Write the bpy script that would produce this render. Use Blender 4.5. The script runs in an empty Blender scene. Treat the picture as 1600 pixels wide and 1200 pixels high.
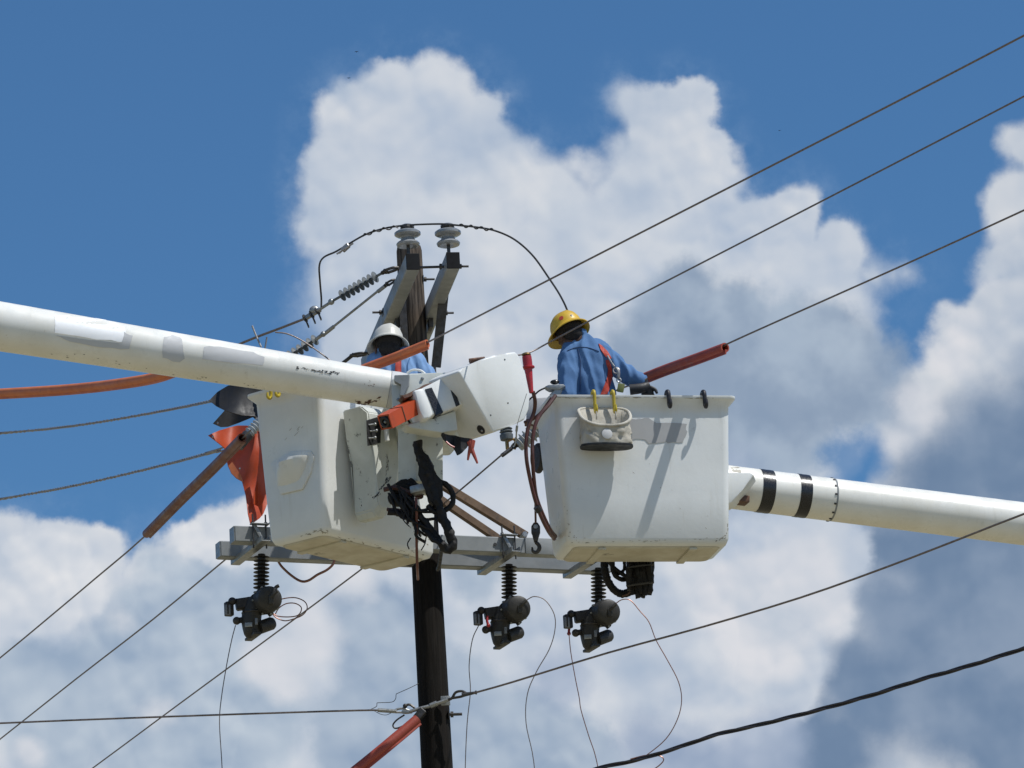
import bpy, bmesh, math, random
from mathutils import Vector, Matrix, noise
random.seed(7)
SC = bpy.context.scene
COL = SC.collection
R = math.radians
# ------------------------------------------------------------------ camera
FPX, PITCH, ROLL, EYE = 7400.0, R(16.0), R(3.15), 1.6
CAMPOS = Vector((0, 0, EYE))
cF = Vector((0, math.cos(PITCH), math.sin(PITCH)))
_r0 = Vector((1, 0, 0)); _u0 = Vector((0, -math.sin(PITCH), math.cos(PITCH)))
cR = _r0*math.cos(ROLL) - _u0*math.sin(ROLL)
cU = _r0*math.sin(ROLL) + _u0*math.cos(ROLL)
cam = bpy.data.cameras.new('camera'); cam.sensor_width = 36; cam.lens = FPX*36/1600
cam.clip_start = 0.5; cam.clip_end = 20000
camo = bpy.data.objects.new('camera', cam); COL.objects.link(camo)
mw = Matrix((( cR.x, cU.x, -cF.x, 0), (cR.y, cU.y, -cF.y, 0), (cR.z, cU.z, -cF.z, EYE), (0, 0, 0, 1)))
camo.matrix_world = mw
SC.camera = camo
SC.view_settings.view_transform = 'Standard'; SC.view_settings.look = 'None'
SC.view_settings.exposure = 0.0; SC.view_settings.gamma = 1.0
SC.render.film_transparent = False
# ------------------------------------------------------------------ sun
SUN = Vector((0.46, -0.20, 0.865)).normalized()
sl = bpy.data.lights.new('sun', 'SUN'); sl.energy = 4.0; sl.angle = R(0.5); sl.color = (1.0, 0.975, 0.925)
so = bpy.data.objects.new('sun', sl); COL.objects.link(so)
so.rotation_euler = SUN.to_track_quat('Z', 'Y').to_euler(); so.location = (20, -10, 60)
# ------------------------------------------------------------------ sky
def raydir(px, py):
    return (cF + cR*((px-800)/FPX) + cU*((600-py)/FPX)).normalized()
world = bpy.data.worlds.new('World'); SC.world = world; world.use_nodes = True
WT = world.node_tree; WT.nodes.clear()
class G:
    """tiny expression builder for node trees"""
    def __init__(s, t): s.t = t
    def put(s, sock, v):
        if hasattr(v, 'is_output') or isinstance(v, bpy.types.NodeSocket): s.t.links.new(v, sock)
        elif v is not None: sock.default_value = v
    def m(s, op, a, b=None, c=None, clamp=False):
        n = s.t.nodes.new('ShaderNodeMath'); n.operation = op; n.use_clamp = clamp
        s.put(n.inputs[0], a); s.put(n.inputs[1], b); s.put(n.inputs[2], c); return n.outputs[0]
    def v(s, op, a, b=None, sc=None):
        n = s.t.nodes.new('ShaderNodeVectorMath'); n.operation = op
        s.put(n.inputs[0], a); s.put(n.inputs[1], b)
        if sc is not None: s.put(n.inputs['Scale'], sc)
        return n.outputs['Value'] if op in ('DISTANCE', 'DOT_PRODUCT', 'LENGTH') else n.outputs[0]
    def noise(s, vec, scale, detail=5, rough=.55, dist=0, lac=2.0, color=False):
        n = s.t.nodes.new('ShaderNodeTexNoise'); s.put(n.inputs['Vector'], vec)
        n.inputs['Scale'].default_value = scale; n.inputs['Detail'].default_value = detail
        n.inputs['Roughness'].default_value = rough; n.inputs['Distortion'].default_value = dist
        n.inputs['Lacunarity'].default_value = lac
        return n.outputs['Color'] if color else n.outputs['Fac']
    def ss(s, x, lo, hi, a=0.0, b=1.0):
        n = s.t.nodes.new('ShaderNodeMapRange'); n.interpolation_type = 'SMOOTHSTEP'
        s.put(n.inputs[0], x); s.put(n.inputs[1], lo); s.put(n.inputs[2], hi); s.put(n.inputs[3], a); s.put(n.inputs[4], b)
        return n.outputs[0]
    def mix(s, f, a, b, mode='MIX'):
        n = s.t.nodes.new('ShaderNodeMix'); n.data_type = 'RGBA'; n.blend_type = mode
        s.put(n.inputs[0], f); s.put(n.inputs[6], a); s.put(n.inputs[7], b); return n.outputs[2]
W = G(WT)
tc = WT.nodes.new('ShaderNodeTexCoord').outputs['Generated']
D = W.v('NORMALIZE', tc)
PXR = 1/FPX
def warp(vec, scale_px, amp_px, detail=3, rough=.5, off=0):
    p = W.v('ADD', vec, (off, off*.7, -off))
    c = W.noise(p, FPX/scale_px, detail, rough, color=True)
    return W.v('ADD', vec, W.v('SCALE', W.v('SUBTRACT', c, (.5, .5, .5)), None, amp_px*PXR*2))
def field(vec, blobs, k=22):
    """smooth union of round cloud heads (x, y, r in reference pixels -> fixed sky directions); >0 inside"""
    out = None
    for x, y, r in blobs:
        d = W.m('SUBTRACT', r*PXR, W.v('DISTANCE', vec, tuple(raydir(x, y))))
        if out is None: out = d
        else:
            n = W.m('SMOOTH_MAX', out, d, k*PXR); out = n
    return W.m('MULTIPLY', out, FPX)           # in pixels of the reference
Dw = warp(D, 160, 30, 5, .55, 0)
Dw = warp(Dw, 42, 8, 4, .6, 3.1)
fine = W.noise(D, FPX/55, 6, .62)
big = W.noise(D, FPX/260, 5, .55)
# Nishita clear sky
sk = WT.nodes.new('ShaderNodeTexSky'); sk.sky_type = 'NISHITA'; sk.sun_disc = False
sk.sun_elevation = math.asin(SUN.z); sk.sun_rotation = math.atan2(SUN.x, SUN.y)
sk.altitude = 200; sk.air_density = 1.0; sk.dust_density = 0.6; sk.ozone_density = 4.0
STR = 0.1
BLUE = W.mix(1.0, sk.outputs[0], (0.50, 0.79, 0.97, 1), 'MULTIPLY')
def c8(r, g, b):
    f = lambda u: ((u/255+.055)/1.055)**2.4
    return (f(r)/STR, f(g)/STR, f(b)/STR, 1)
def layer(col, mask, color): return W.mix(mask, col, color)
def vor(vec, scale_px, detail=3, rough=.5, smooth=.6):
    n = WT.nodes.new('ShaderNodeTexVoronoi'); n.feature = 'F1'; n.distance = 'EUCLIDEAN'
    W.put(n.inputs['Vector'], vec); n.inputs['Scale'].default_value = FPX/scale_px
    n.inputs['Detail'].default_value = detail; n.inputs['Roughness'].default_value = rough
    n.normalize = True
    return n.outputs['Distance']
# billows: packed round heads, lit from the upper right
off = tuple((cR*.45+cU*.9)*(16*PXR))
Dv = warp(D, 90, 9, 3, .5, 5.0)
hA = vor(Dv, 110, 2, .5); hB = vor(W.v('ADD', Dv, off), 110, 2, .5)
hC = W.noise(D, FPX/38, 2, .5)
relief = W.m('SUBTRACT', hB, hA)              # >0 on faces turned to the sun
big_rel = W.m('SUBTRACT', W.noise(D, FPX/190, 3, .5), W.noise(W.v('ADD', D, tuple((cR*-.45+cU*-.9)*(50*PXR))), FPX/190, 3, .5))
calm = W.ss(W.noise(D, FPX/240, 2, .5), .35, .65, .35, 1.0)
rel = W.m('ADD', W.m('MULTIPLY', W.m('MULTIPLY', relief, calm), 3.8), W.m('MULTIPLY', big_rel, 2.6))
lobes = W.m('MULTIPLY', W.m('SUBTRACT', .42, hA), 40.0)
def lay_mask(blobs, lo, hi, fa=12, k=22, lob=1.0):
    f = field(Dw, blobs, k)
    f = W.m('ADD', f, W.m('MULTIPLY', W.m('SUBTRACT', fine, .5), fa*2.0))
    f = W.m('ADD', f, W.m('MULTIPLY', lobes, lob))
    return W.ss(f, lo, hi), f
def tone(dark, light, gain=1.0, mid=.55):
    return W.mix(W.m('ADD', mid, W.m('MULTIPLY', rel, gain), None, True), c8(*dark), c8(*light))
MAIN = [(680,132,58),(604,145,52),(545,190,62),(650,230,130),(560,285,92),(520,262,52),(512,352,55),(700,340,150),
        (552,450,75),(790,262,62),(705,168,50),(745,205,40),(845,330,92),(912,268,40),(800,440,200),(990,165,38),(1078,165,42),(1040,215,72),
        (1090,262,66),(1030,320,120),(1238,335,42),(1320,398,48),(1372,432,26),(1170,440,125),(1280,500,110),(1000,480,190),
        (1210,620,170),(1030,760,260),(760,640,220),(640,840,180),(1120,880,205),(870,980,320),(560,560,70),(1400,430,20),(1420,425,14),(1215,360,30),
        (340,850,62),(300,880,60),(400,860,80),(250,915,65),(420,980,150),(300,1060,190),(150,1150,170),(560,1060,220),
        (20,862,72),(90,865,58),(150,875,52),(60,1000,130),(330,1210,200),(130,960,80),(640,1190,220),(940,1200,235),(1150,1010,150),(1030,190,60),(1042,182,38),(752,165,34),(775,222,42),(1255,905,90),(1290,960,55),(1215,1010,90),(1300,860,60),(965,230,30)]
RIGHT = [(1605,225,45),(1600,330,72),(1572,300,34),(1565,410,42),(1580,510,85),(1500,520,48),(1475,560,42),(1450,620,55),
         (1420,680,48),(1560,640,130),(1480,800,130),(1580,880,200),(1400,900,75),(1470,1050,190),(1640,1150,200),(1360,1120,140),(1300,640,60),(1640,420,80),(1250,1190,130),(1300,1040,90),(1100,1230,110)]
m_r, f_r = lay_mask(RIGHT, -5, 22, 12)
_, f_m = lay_mask(MAIN, -4, 14, 11)
soft = W.ss(W.noise(W.v('ADD', D, (1.3, .4, .2)), FPX/210, 3, .5), .36, .64, .32, 1.25)
m_m = W.ss(W.m('MULTIPLY', f_m, soft), -4, 14)
col = BLUE
veil = W.m('MULTIPLY', W.ss(f_m, -60, 20), W.m('MULTIPLY', W.ss(fine, .35, .75), .24))
col = layer(col, veil, c8(150,176,208))
col = layer(col, m_r, tone((170,184,203), (210,214,220), .8))
DARKR = [(1640,640,90),(1560,700,110),(1480,760,90),(1500,880,120),(1600,900,170),(1420,980,100),(1500,1050,150),(1380,1080,95),(1620,1130,150),(1440,800,70),(1300,1170,90),(1370,940,70),(1330,1060,90),(1250,1120,70),(1400,860,70),(1425,735,40)]
m_d, f_d = lay_mask(DARKR, -30, 60, 18, 40, .8)
dk = W.mix(W.ss(W.noise(D, FPX/190, 4, .5), .36, .66), tone((100,124,155), (118,140,168), .35), tone((124,144,170), (146,162,184), .35))
col = layer(col, m_d, dk)
body = W.mix(W.ss(big, .38, .62), tone((170,185,205), (206,212,221), 1.0), tone((180,193,211), (216,219,224), .9))
col = layer(col, m_m, body)
SHB = [(560,330,80),(600,480,120),(730,230,50),(1000,310,50),(1100,380,60),(560,620,100),(1180,840,90),(1230,900,60),(900,360,50),(1270,450,40),(880,520,50)]
mb, _ = lay_mask(SHB, -60, 60, 40, 40)
col = layer(col, W.m('MULTIPLY', mb, .6), tone((160,178,203), (190,201,215), .9))
SH1 = [(1085,465,55),(1035,500,55),(1140,520,85),(1240,560,100),(1010,560,70),(1330,590,90),(1150,640,110),(1250,680,70),(1390,640,40),(1090,610,90),(1180,720,80),(1300,520,50)]
m1, _ = lay_mask(SH1, -16, 26, 24, 34, 1.0)
col = layer(col, W.m('MULTIPLY', m1, .95), W.mix(W.ss(W.noise(D, FPX/130, 4, .5), .38, .66), tone((126,146,172), (145,163,186), .45), tone((150,168,190), (172,187,204), .5)))
SH2 = [(230,980,70),(180,1010,50),(310,990,110),(260,1090,130),(150,1080,90),(60,1090,90),(390,1110,90),(420,900,50),(90,1170,60),(250,880,26)]
m2, _ = lay_mask(SH2, -20, 24, 22, 30, 1.3)
col = layer(col, W.m('MULTIPLY', m2, .9), tone((146,166,190), (185,198,212)))
SH3 = [(585,980,70),(620,1060,90),(600,1150,110),(730,1100,80),(770,1180,110),(900,1190,70),(560,1190,60),(745,890,40)]
m3, _ = lay_mask(SH3, -14, 20, 20, 30, 1.3)
col = layer(col, W.m('MULTIPLY', m3, .9), tone((142,162,187), (176,190,206)))
SH4 = [(1000,1160,50),(1080,1190,70),(1200,1160,60),(1180,1200,90),(1130,740,60),(870,1060,50)]
m4, _ = lay_mask(SH4, -16, 40, 18, 40)
col = layer(col, W.m('MULTIPLY', m4, .8), tone((140,158,186), (166,180,202)))
HI = [(60,885,62),(20,930,60),(120,915,45),(90,960,35),(345,850,40),(400,840,45),(300,835,26)]
m5, _ = lay_mask(HI, -6, 14, 14, 26, 1.3)
col = layer(col, W.m('MULTIPLY', m5, .9), tone((190,200,214), (228,229,232)))
HI2 = [(430,1030,45),(480,1000,45),(480,960,26),(450,1075,28),(240,1115,22),(60,1180,22),(560,910,30),(1240,900,70),(1200,1000,65),(1290,950,40),(1150,930,60),(1430,640,30),(1480,560,30),(1500,520,30),(185,968,16),(1400,690,22),(1540,430,26)]
m6, _ = lay_mask(HI2, -16, 22, 16, 30)
col = layer(col, W.m('MULTIPLY', m6, .75), tone((196,204,215), (222,222,227)))
GAP = [(1330,722,26),(1360,716,22),(1300,716,12)]
m7, _ = lay_mask(GAP, -24, 26, 30, 12)
col = layer(col, W.m('MULTIPLY', m7, .8), BLUE)
away = W.ss(W.v('DISTANCE', D, tuple(raydir(800, 600))), .15, .30)
gen = W.ss(W.noise(D, 3.2, 7, .55), .54, .66)
col = layer(col, W.m('MULTIPLY', away, gen), c8(190,198,210))
bg = WT.nodes.new('ShaderNodeBackground'); bg.inputs['Strength'].default_value = STR
WT.links.new(col, bg.inputs['Color'])
wo = WT.nodes.new('ShaderNodeOutputWorld'); WT.links.new(bg.outputs[0], wo.inputs[0])
world.cycles.sampling_method = 'MANUAL'; world.cycles.sample_map_resolution = 1024
# ------------------------------------------------------------------ helpers
UP = Vector((0, 0, 1))
def ray(px, py): return cF + cR*((px-800)/FPX) + cU*((600-py)/FPX)
def A(px, py, Y):                      # point of the place seen there at ground distance Y
    d = ray(px, py); return CAMPOS + d*(Y/d.y)
def H(px, py, h):                      # the same at height h
    d = ray(px, py); return CAMPOS + d*((h-EYE)/d.z)
def PL(px, py, p0, n):
    d = ray(px, py); return CAMPOS + d*((p0-CAMPOS).dot(n)/d.dot(n))
def proj(p):
    q = p-CAMPOS; z = q.dot(cF); return (800+FPX*q.dot(cR)/z, 600-FPX*q.dot(cU)/z)
def solve_t(C, d, px, lo=-4, hi=4):
    for _ in range(50):
        m = (lo+hi)/2
        if (proj(C+d*m)[0] < px): lo = m
        else: hi = m
    return m
def norm(v): return Vector(v).normalized()
# ---- things and parts
def thing(name, label, cat, loc, group=None, kind=None):
    o = bpy.data.objects.new(name, None); COL.objects.link(o); o.location = loc; o.empty_display_size = .1
    tag(o, label, cat, group, kind); return o
def tag(o, label=None, cat=None, group=None, kind=None):
    if label: o['label'] = label
    if cat: o['category'] = cat
    if group: o['group'] = group
    if kind: o['kind'] = kind
    return o
def origin_of(p):
    v = Vector((0, 0, 0))
    while p is not None: v = v+Vector(p.location); p = p.parent
    return v
def part(parent, name, bm, mat, ang=35, label=None, loc=None, flat=False):
    me = bpy.data.meshes.new(name)
    o0 = origin_of(parent) if parent is not None else Vector(loc or (0, 0, 0))
    bmesh.ops.recalc_face_normals(bm, faces=bm.faces[:])
    bmesh.ops.translate(bm, verts=bm.verts[:], vec=-o0)
    bm.to_mesh(me); bm.free()
    me.materials.append(mat)
    if not flat:
        me.polygons.foreach_set('use_smooth', [True]*len(me.polygons))
        me.set_sharp_from_angle(angle=R(ang))
    o = bpy.data.objects.new(name, me); COL.objects.link(o)
    if parent is not None: o.parent = parent
    else: o.location = o0
    if label: o['label'] = label
    return o
def solo(name, label, cat, bm, mat, loc, group=None, kind=None, ang=35):
    return tag(part(None, name, bm, mat, ang, loc=loc), label, cat, group, kind)
def copy_tree(o, delta=None, parent=None, label=None):
    c = o.copy(); COL.objects.link(c)
    if parent is not None: c.parent = parent
    if delta is not None: c.location = Vector(o.location)+delta
    if label: c['label'] = label
    for ch in [x for x in COL.objects if x.parent is o]: copy_tree(ch, None, c)
    return c
def NB(): return bmesh.new()
# ---- shapes (all in world coordinates)
def frame(axis, hint=UP):
    a = norm(axis); h = Vector(hint)
    if abs(a.dot(h.normalized())) > .97: h = Vector((1, 0, 0)) if abs(a.x) < .9 else Vector((0, 1, 0))
    x = h.cross(a).normalized(); y = a.cross(x).normalized(); return x, y, a
def box(bm, c, ax, ay, az, sx, sy, sz, bev=0.0, seg=2, taper=1.0):
    c = Vector(c); ax, ay, az = norm(ax), norm(ay), norm(az)
    vs = []
    for k in (-1, 1):
        t = taper if k > 0 else 1
        for j, i in ((-1, -1), (-1, 1), (1, 1), (1, -1)):
            vs.append(bm.verts.new(c+ax*i*sx/2*t+ay*j*sy/2*t+az*k*sz/2))
    f = [(0, 3, 2, 1), (4, 5, 6, 7), (0, 1, 5, 4), (1, 2, 6, 5), (2, 3, 7, 6), (3, 0, 4, 7)]
    fs = [bm.faces.new([vs[i] for i in q]) for q in f]
    if bev > 0:
        es = list({e for q in fs for e in q.edges})
        bmesh.ops.bevel(bm, geom=es, offset=bev, segments=seg, affect='EDGES', profile=.5)
def bar(bm, p, q, w, h, hint=UP, bev=0.0, seg=1):
    p, q = Vector(p), Vector(q); x, y, a = frame(q-p, hint)
    box(bm, (p+q)/2, x, y, a, w, h, (q-p).length, bev, seg)
def spline(pts, n=8, closed=False):
    pts = [Vector(p) for p in pts]
    if len(pts) < 3 or n < 2: return pts
    out = []
    N = len(pts)
    for i in range(N-1):
        p0 = pts[i-1] if i > 0 else pts[0]*2-pts[1]
        p1, p2 = pts[i], pts[i+1]
        p3 = pts[i+2] if i+2 < N else pts[-1]*2-pts[-2]
        for k in range(n):
            t = k/n
            out.append(.5*((2*p1)+(p2-p0)*t+(2*p0-5*p1+4*p2-p3)*t*t+(3*p1-p0-3*p2+p3)*t**3))
    out.append(pts[-1]); return out
def tube(bm, pts, r, seg=10, cap=True, n=8, ell=None, hint=UP, twist=0.0):
    """r: number or list per control point; ell: (kx, ky) section"""
    m = len(pts); P = spline(pts, n)
    if isinstance(r, (int, float)): rr = [r]*len(P)
    else:
        rr = []
        for i in range(len(P)):
            t = i/(len(P)-1)*(m-1); a = min(int(t), m-2); u = t-a; rr.append(r[a]*(1-u)+r[a+1]*u)
    kx, ky = ell or (1, 1)
    x, y, _ = frame(P[1]-P[0], hint)
    rings = []
    for i, p in enumerate(P):
        t = (P[min(i+1, len(P)-1)]-P[max(i-1, 0)])
        if t.length < 1e-9: t = Vector((0, 0, 1))
        t.normalize()
        x = (x-t*x.dot(t)).normalized(); y = t.cross(x)
        tw = twist*i
        rings.append([bm.verts.new(p+(x*math.cos(a+tw)*kx+y*math.sin(a+tw)*ky)*rr[i]) for a in [2*math.pi*j/seg for j in range(seg)]])
    for a, b in zip(rings, rings[1:]):
        for j in range(seg): bm.faces.new((a[j], a[(j+1) % seg], b[(j+1) % seg], b[j]))
    if cap:
        bm.faces.new(rings[0][::-1]); bm.faces.new(rings[-1])
    return rings
def lathe(bm, p0, axis, prof, seg=20, cap=True):
    x, y, a = frame(axis); p0 = Vector(p0); rings = []
    for t, r in prof:
        rings.append([bm.verts.new(p0+a*t+(x*math.cos(k)+y*math.sin(k))*max(r, 1e-4)) for k in [2*math.pi*j/seg for j in range(seg)]])
    for u, v in zip(rings, rings[1:]):
        for j in range(seg): bm.faces.new((u[j], u[(j+1) % seg], v[(j+1) % seg], v[j]))
    if cap: bm.faces.new(rings[0][::-1]); bm.faces.new(rings[-1])
def ball(bm, c, r, sc=(1, 1, 1), axes=None, seg=16):
    g = bmesh.ops.create_uvsphere(bm, u_segments=seg, v_segments=seg//2+2, radius=1)
    ax = axes or (Vector((1, 0, 0)), Vector((0, 1, 0)), Vector((0, 0, 1)))
    for v in g['verts']:
        q = v.co; v.co = Vector(c)+ax[0]*q.x*r*sc[0]+ax[1]*q.y*r*sc[1]+ax[2]*q.z*r*sc[2]
def prism(bm, poly, ext, bev=0.0, seg=2):
    """poly: world points (planar), ext: extrusion vector"""
    a = [bm.verts.new(p) for p in poly]; b = [bm.verts.new(Vector(p)+Vector(ext)) for p in poly]
    fs = [bm.faces.new(a), bm.faces.new(b[::-1])]
    n = len(a)
    for i in range(n): fs.append(bm.faces.new((a[i], b[i], b[(i+1) % n], a[(i+1) % n])))
    if bev > 0:
        es = list({e for q in fs for e in q.edges})
        bmesh.ops.bevel(bm, geom=es, offset=bev, segments=seg, affect='EDGES', profile=.5)
def sheet(bm, poly, fn, cell=8, thick=.004):
    """outline in reference pixels, cut into a grid, each vertex laid in the world by fn(px,py), then given thickness"""
    t = NB(); t.faces.new([t.verts.new((x, y, 0)) for x, y in poly])
    xs = [p[0] for p in poly]; ys = [p[1] for p in poly]
    for lo, hi, nx in ((min(xs), max(xs), (1, 0, 0)), (min(ys), max(ys), (0, 1, 0))):
        k = lo+cell
        while k < hi:
            bmesh.ops.bisect_plane(t, geom=t.verts[:]+t.edges[:]+t.faces[:], plane_co=(k*nx[0], k*nx[1], 0), plane_no=nx); k += cell
    bmesh.ops.triangulate(t, faces=[f for f in t.faces if len(f.verts) > 4])
    t.verts.index_update()
    vs = [bm.verts.new(fn(v.co.x, v.co.y)) for v in t.verts]
    fs = [bm.faces.new([vs[v.index] for v in f.verts]) for f in t.faces]
    t.free()
    bmesh.ops.recalc_face_normals(bm, faces=fs)
    bmesh.ops.solidify(bm, geom=fs, thickness=thick)
def ring(bm, c, axis, r, t, seg=20, a0=0, a1=360, hint=UP):
    x, y, a = frame(axis, hint); c = Vector(c)
    n = max(4, int(seg*(a1-a0)/360))
    pts = [c+(x*math.cos(R(a0+(a1-a0)*i/n))+y*math.sin(R(a0+(a1-a0)*i/n)))*r for i in range(n+1)]
    tube(bm, pts, t, 8, True, 1)
# ---- materials
def mat(name, c1, c2=None, scale=8, rough=.5, metal=0.0, bump=.0, bscale=60, dirt=None, dscale=20, dlo=.62, dhi=.72, stretch=(1, 1, 1), spec=.5, rvar=.12, coat=0, damt=1.0, extra=None):
    m = bpy.data.materials.new(name); m.use_nodes = True; t = m.node_tree; t.nodes.clear(); g = G(t)
    b = t.nodes.new('ShaderNodeBsdfPrincipled'); o = t.nodes.new('ShaderNodeOutputMaterial'); t.links.new(b.outputs[0], o.inputs[0])
    co = t.nodes.new('ShaderNodeTexCoord').outputs['Object']
    mp = t.nodes.new('ShaderNodeMapping'); t.links.new(co, mp.inputs[0]); mp.inputs['Scale'].default_value = stretch
    v = mp.outputs[0]
    c2 = c2 or tuple(x*.8 for x in c1)
    col = g.mix(g.ss(g.noise(v, scale, 5, .6), .3, .7), (*c1, 1), (*c2, 1))
    if dirt:
        dm = g.ss(g.noise(g.v('ADD', v, (3.3, 1.7, 9.1)), dscale, 7, .68), dlo, dhi)
        col = g.mix(g.m('MULTIPLY', dm, damt), col, (*dirt, 1))
    if extra: col = extra(g, co, v, col)
    t.links.new(col, b.inputs['Base Color'])
    g.put(b.inputs['Roughness'], g.ss(g.noise(v, scale*2.3, 4, .6), .3, .7, max(rough-rvar, .02), min(rough+rvar, 1)))
    b.inputs['Metallic'].default_value = metal
    b.inputs['Specular IOR Level'].default_value = spec
    if coat: b.inputs['Coat Weight'].default_value = coat; b.inputs['Coat Roughness'].default_value = .15
    if bump:
        bn = t.nodes.new('ShaderNodeBump'); bn.inputs['Strength'].default_value = bump; bn.inputs['Distance'].default_value = .004
        g.put(bn.inputs['Height'], g.noise(v, bscale, 5, .6)); t.links.new(bn.outputs[0], b.inputs['Normal'])
    return m
def bucket_extra(g, co, v, col):
    # thin vertical runs of grime and a few dark scuffs
    t = g.t; mp = t.nodes.new('ShaderNodeMapping'); t.links.new(co, mp.inputs[0]); mp.inputs['Scale'].default_value = (9, 9, .8)
    st = g.ss(g.noise(mp.outputs[0], 2.2, 6, .7), .56, .74)
    col = g.mix(g.m('MULTIPLY', st, .22), col, (.42, .38, .30, 1))
    mp2 = t.nodes.new('ShaderNodeMapping'); t.links.new(co, mp2.inputs[0]); mp2.inputs['Scale'].default_value = (3, 3, 14)
    sc = g.ss(g.noise(mp2.outputs[0], 2.6, 8, .75), .715, .75)
    return g.mix(g.m('MULTIPLY', sc, .75), col, (.12, .11, .10, 1))
M = {}
M['fibreglass'] = mat('fibreglass', (.77, .78, .765), (.70, .71, .695), 3, .38, bump=.15, bscale=35, dirt=(.30, .26, .19), dscale=9, dlo=.64, dhi=.80, damt=.6, extra=bucket_extra)
M['boom_paint'] = mat('boom_paint', (.82, .81, .76), (.75, .73, .66), 4, .33, bump=.06, bscale=20, dirt=(.35, .27, .18), dscale=12, dlo=.66, dhi=.78, damt=.55, extra=bucket_extra)
M['bucket_floor'] = mat('bucket_floor', (.58, .55, .45), (.47, .43, .33), 5, .6, bump=.3, bscale=30, dirt=(.10, .08, .05), dscale=6, dlo=.60, dhi=.72, damt=.7)
M['cover'] = mat('cover', (.62, .64, .60), (.52, .54, .50), 5, .5, bump=.3, bscale=25, dirt=(.05, .05, .045), dscale=14, dlo=.60, dhi=.68, damt=.8, extra=bucket_extra)
M['grey_arm'] = mat('grey_arm', (.27, .285, .29), (.215, .23, .235), 6, .5, bump=.1, dirt=(.16, .16, .15), dscale=15, dlo=.6, dhi=.8, damt=.5, stretch=(1, 1, 1))
M['end_cap'] = mat('end_cap', (.012, .012, .013), None, 10, .7, spec=.2)
M['galv'] = mat('galvanised_steel', (.36, .37, .37), (.27, .28, .28), 25, .45, .75, bump=.1, dirt=(.12, .09, .07), dscale=20, dlo=.6, dhi=.75, damt=.6)
M['dark_steel'] = mat('dark_steel', (.085, .085, .09), (.05, .045, .04), 20, .5, .6, bump=.1)
M['rust'] = mat('rusty_steel', (.16, .085, .055), (.09, .05, .04), 20, .7, .3, bump=.2)
def pole_extra(g, co, v, col):
    t = g.t; sep = t.nodes.new('ShaderNodeSeparateXYZ'); t.links.new(co, sep.inputs[0])
    up = g.ss(sep.outputs[2], 9.9, 11.3)
    mp = t.nodes.new('ShaderNodeMapping'); t.links.new(co, mp.inputs[0]); mp.inputs['Scale'].default_value = (30, 30, 1.6)
    gr = g.noise(mp.outputs[0], 1.5, 8, .7)
    w = g.mix(g.ss(gr, .36, .62), (.025, .019, .015, 1), (.14, .108, .083, 1))
    d = g.mix(g.ss(gr, .3, .7), (.005, .004, .003, 1), (.013, .010, .008, 1))
    return g.mix(up, d, w)
M['pole'] = mat('creosoted_pole', (.02, .015, .012), None, 5, .82, extra=pole_extra, bump=.8, bscale=8, stretch=(10, 10, .6), spec=.2)
M['wood'] = mat('weathered_wood', (.17, .105, .06), (.09, .055, .035), 6, .8, bump=.4, stretch=(1, 1, 1), dirt=(.06, .04, .03), dscale=9, dlo=.55, dhi=.7)
M['porcelain'] = mat('porcelain', (.28, .29, .30), (.23, .24, .25), 12, .22, dirt=(.2, .17, .13), dscale=20, dlo=.62, dhi=.78, damt=.5, coat=.4)
M['polymer'] = mat('grey_polymer', (.13, .145, .15), (.10, .112, .117), 20, .5)
M['white_polymer'] = mat('pale_polymer', (.46, .48, .48), (.36, .38, .38), 20, .5, dirt=(.12, .12, .12), dscale=30)
M['black_polymer'] = mat('black_polymer', (.016, .015, .016), (.025, .023, .022), 20, .55)
M['switch_grey'] = mat('switch_grey', (.045, .043, .038), (.028, .027, .026), 12, .55, .1, bump=.1, dirt=(.03, .022, .018), dscale=14)
M['switch_pale'] = mat('switch_pale', (.20, .22, .25), (.15, .16, .18), 12, .4)
M['wire'] = mat('aluminium_wire', (.23, .20, .19), (.15, .125, .12), 60, .55, .5)
M['pale_wire'] = mat('pale_wire', (.36, .35, .34), (.28, .26, .25), 60, .45, .6)
M['copper'] = mat('copper_wire', (.30, .15, .11), (.20, .10, .08), 40, .4, .6)
M['black_cable'] = mat('black_cable', (.018, .017, .022), (.03, .028, .035), 40, .5)
M['black_rubber'] = mat('black_rubber', (.013, .013, .015), (.008, .008, .009), 8, .6, bump=.3, bscale=18)
M['orange'] = mat('orange_rubber', (.52, .075, .02), (.42, .06, .018), 5, .45, bump=.2, bscale=14, dirt=(.2, .06, .03), dscale=8, dlo=.58, dhi=.75, damt=.6)
M['orange_hose'] = mat('orange_hose', (.66, .20, .07), (.50, .125, .045), 5, .5, bump=.15, dirt=(.2, .08, .05), dscale=14, dlo=.56, dhi=.75, damt=.6, stretch=(1, 1, 1))
M['red_hose'] = mat('red_hose', (.38, .065, .038), (.29, .05, .032), 6, .5, bump=.15, dirt=(.12, .04, .03), dscale=12)
M['brown_hose'] = mat('brown_hose', (.17, .052, .032), (.12, .038, .026), 4, .45, bump=.04)
M['hydraulic'] = mat('hydraulic_hose', (.11, .035, .03), (.06, .025, .022), 10, .45)
M['red_plastic'] = mat('red_plastic', (.45, .025, .03), (.30, .02, .025), 10, .35)
M['yellow_plastic'] = mat('yellow_plastic', (.56, .43, .03), (.44, .33, .03), 10, .4)
M['hat_yellow'] = mat('hat_yellow', (.66, .42, .035), (.56, .34, .03), 6, .35, dirt=(.3, .15, .03), dscale=9)
M['hat_white'] = mat('hat_white', (.66, .64, .58), (.56, .54, .48), 8, .4, dirt=(.35, .33, .29), dscale=12, dlo=.6, dhi=.75, damt=.5)
M['shirt'] = mat('blue_shirt', (.105, .205, .39), (.085, .17, .335), 6, .85, bump=.25, bscale=60, spec=.15)
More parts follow.
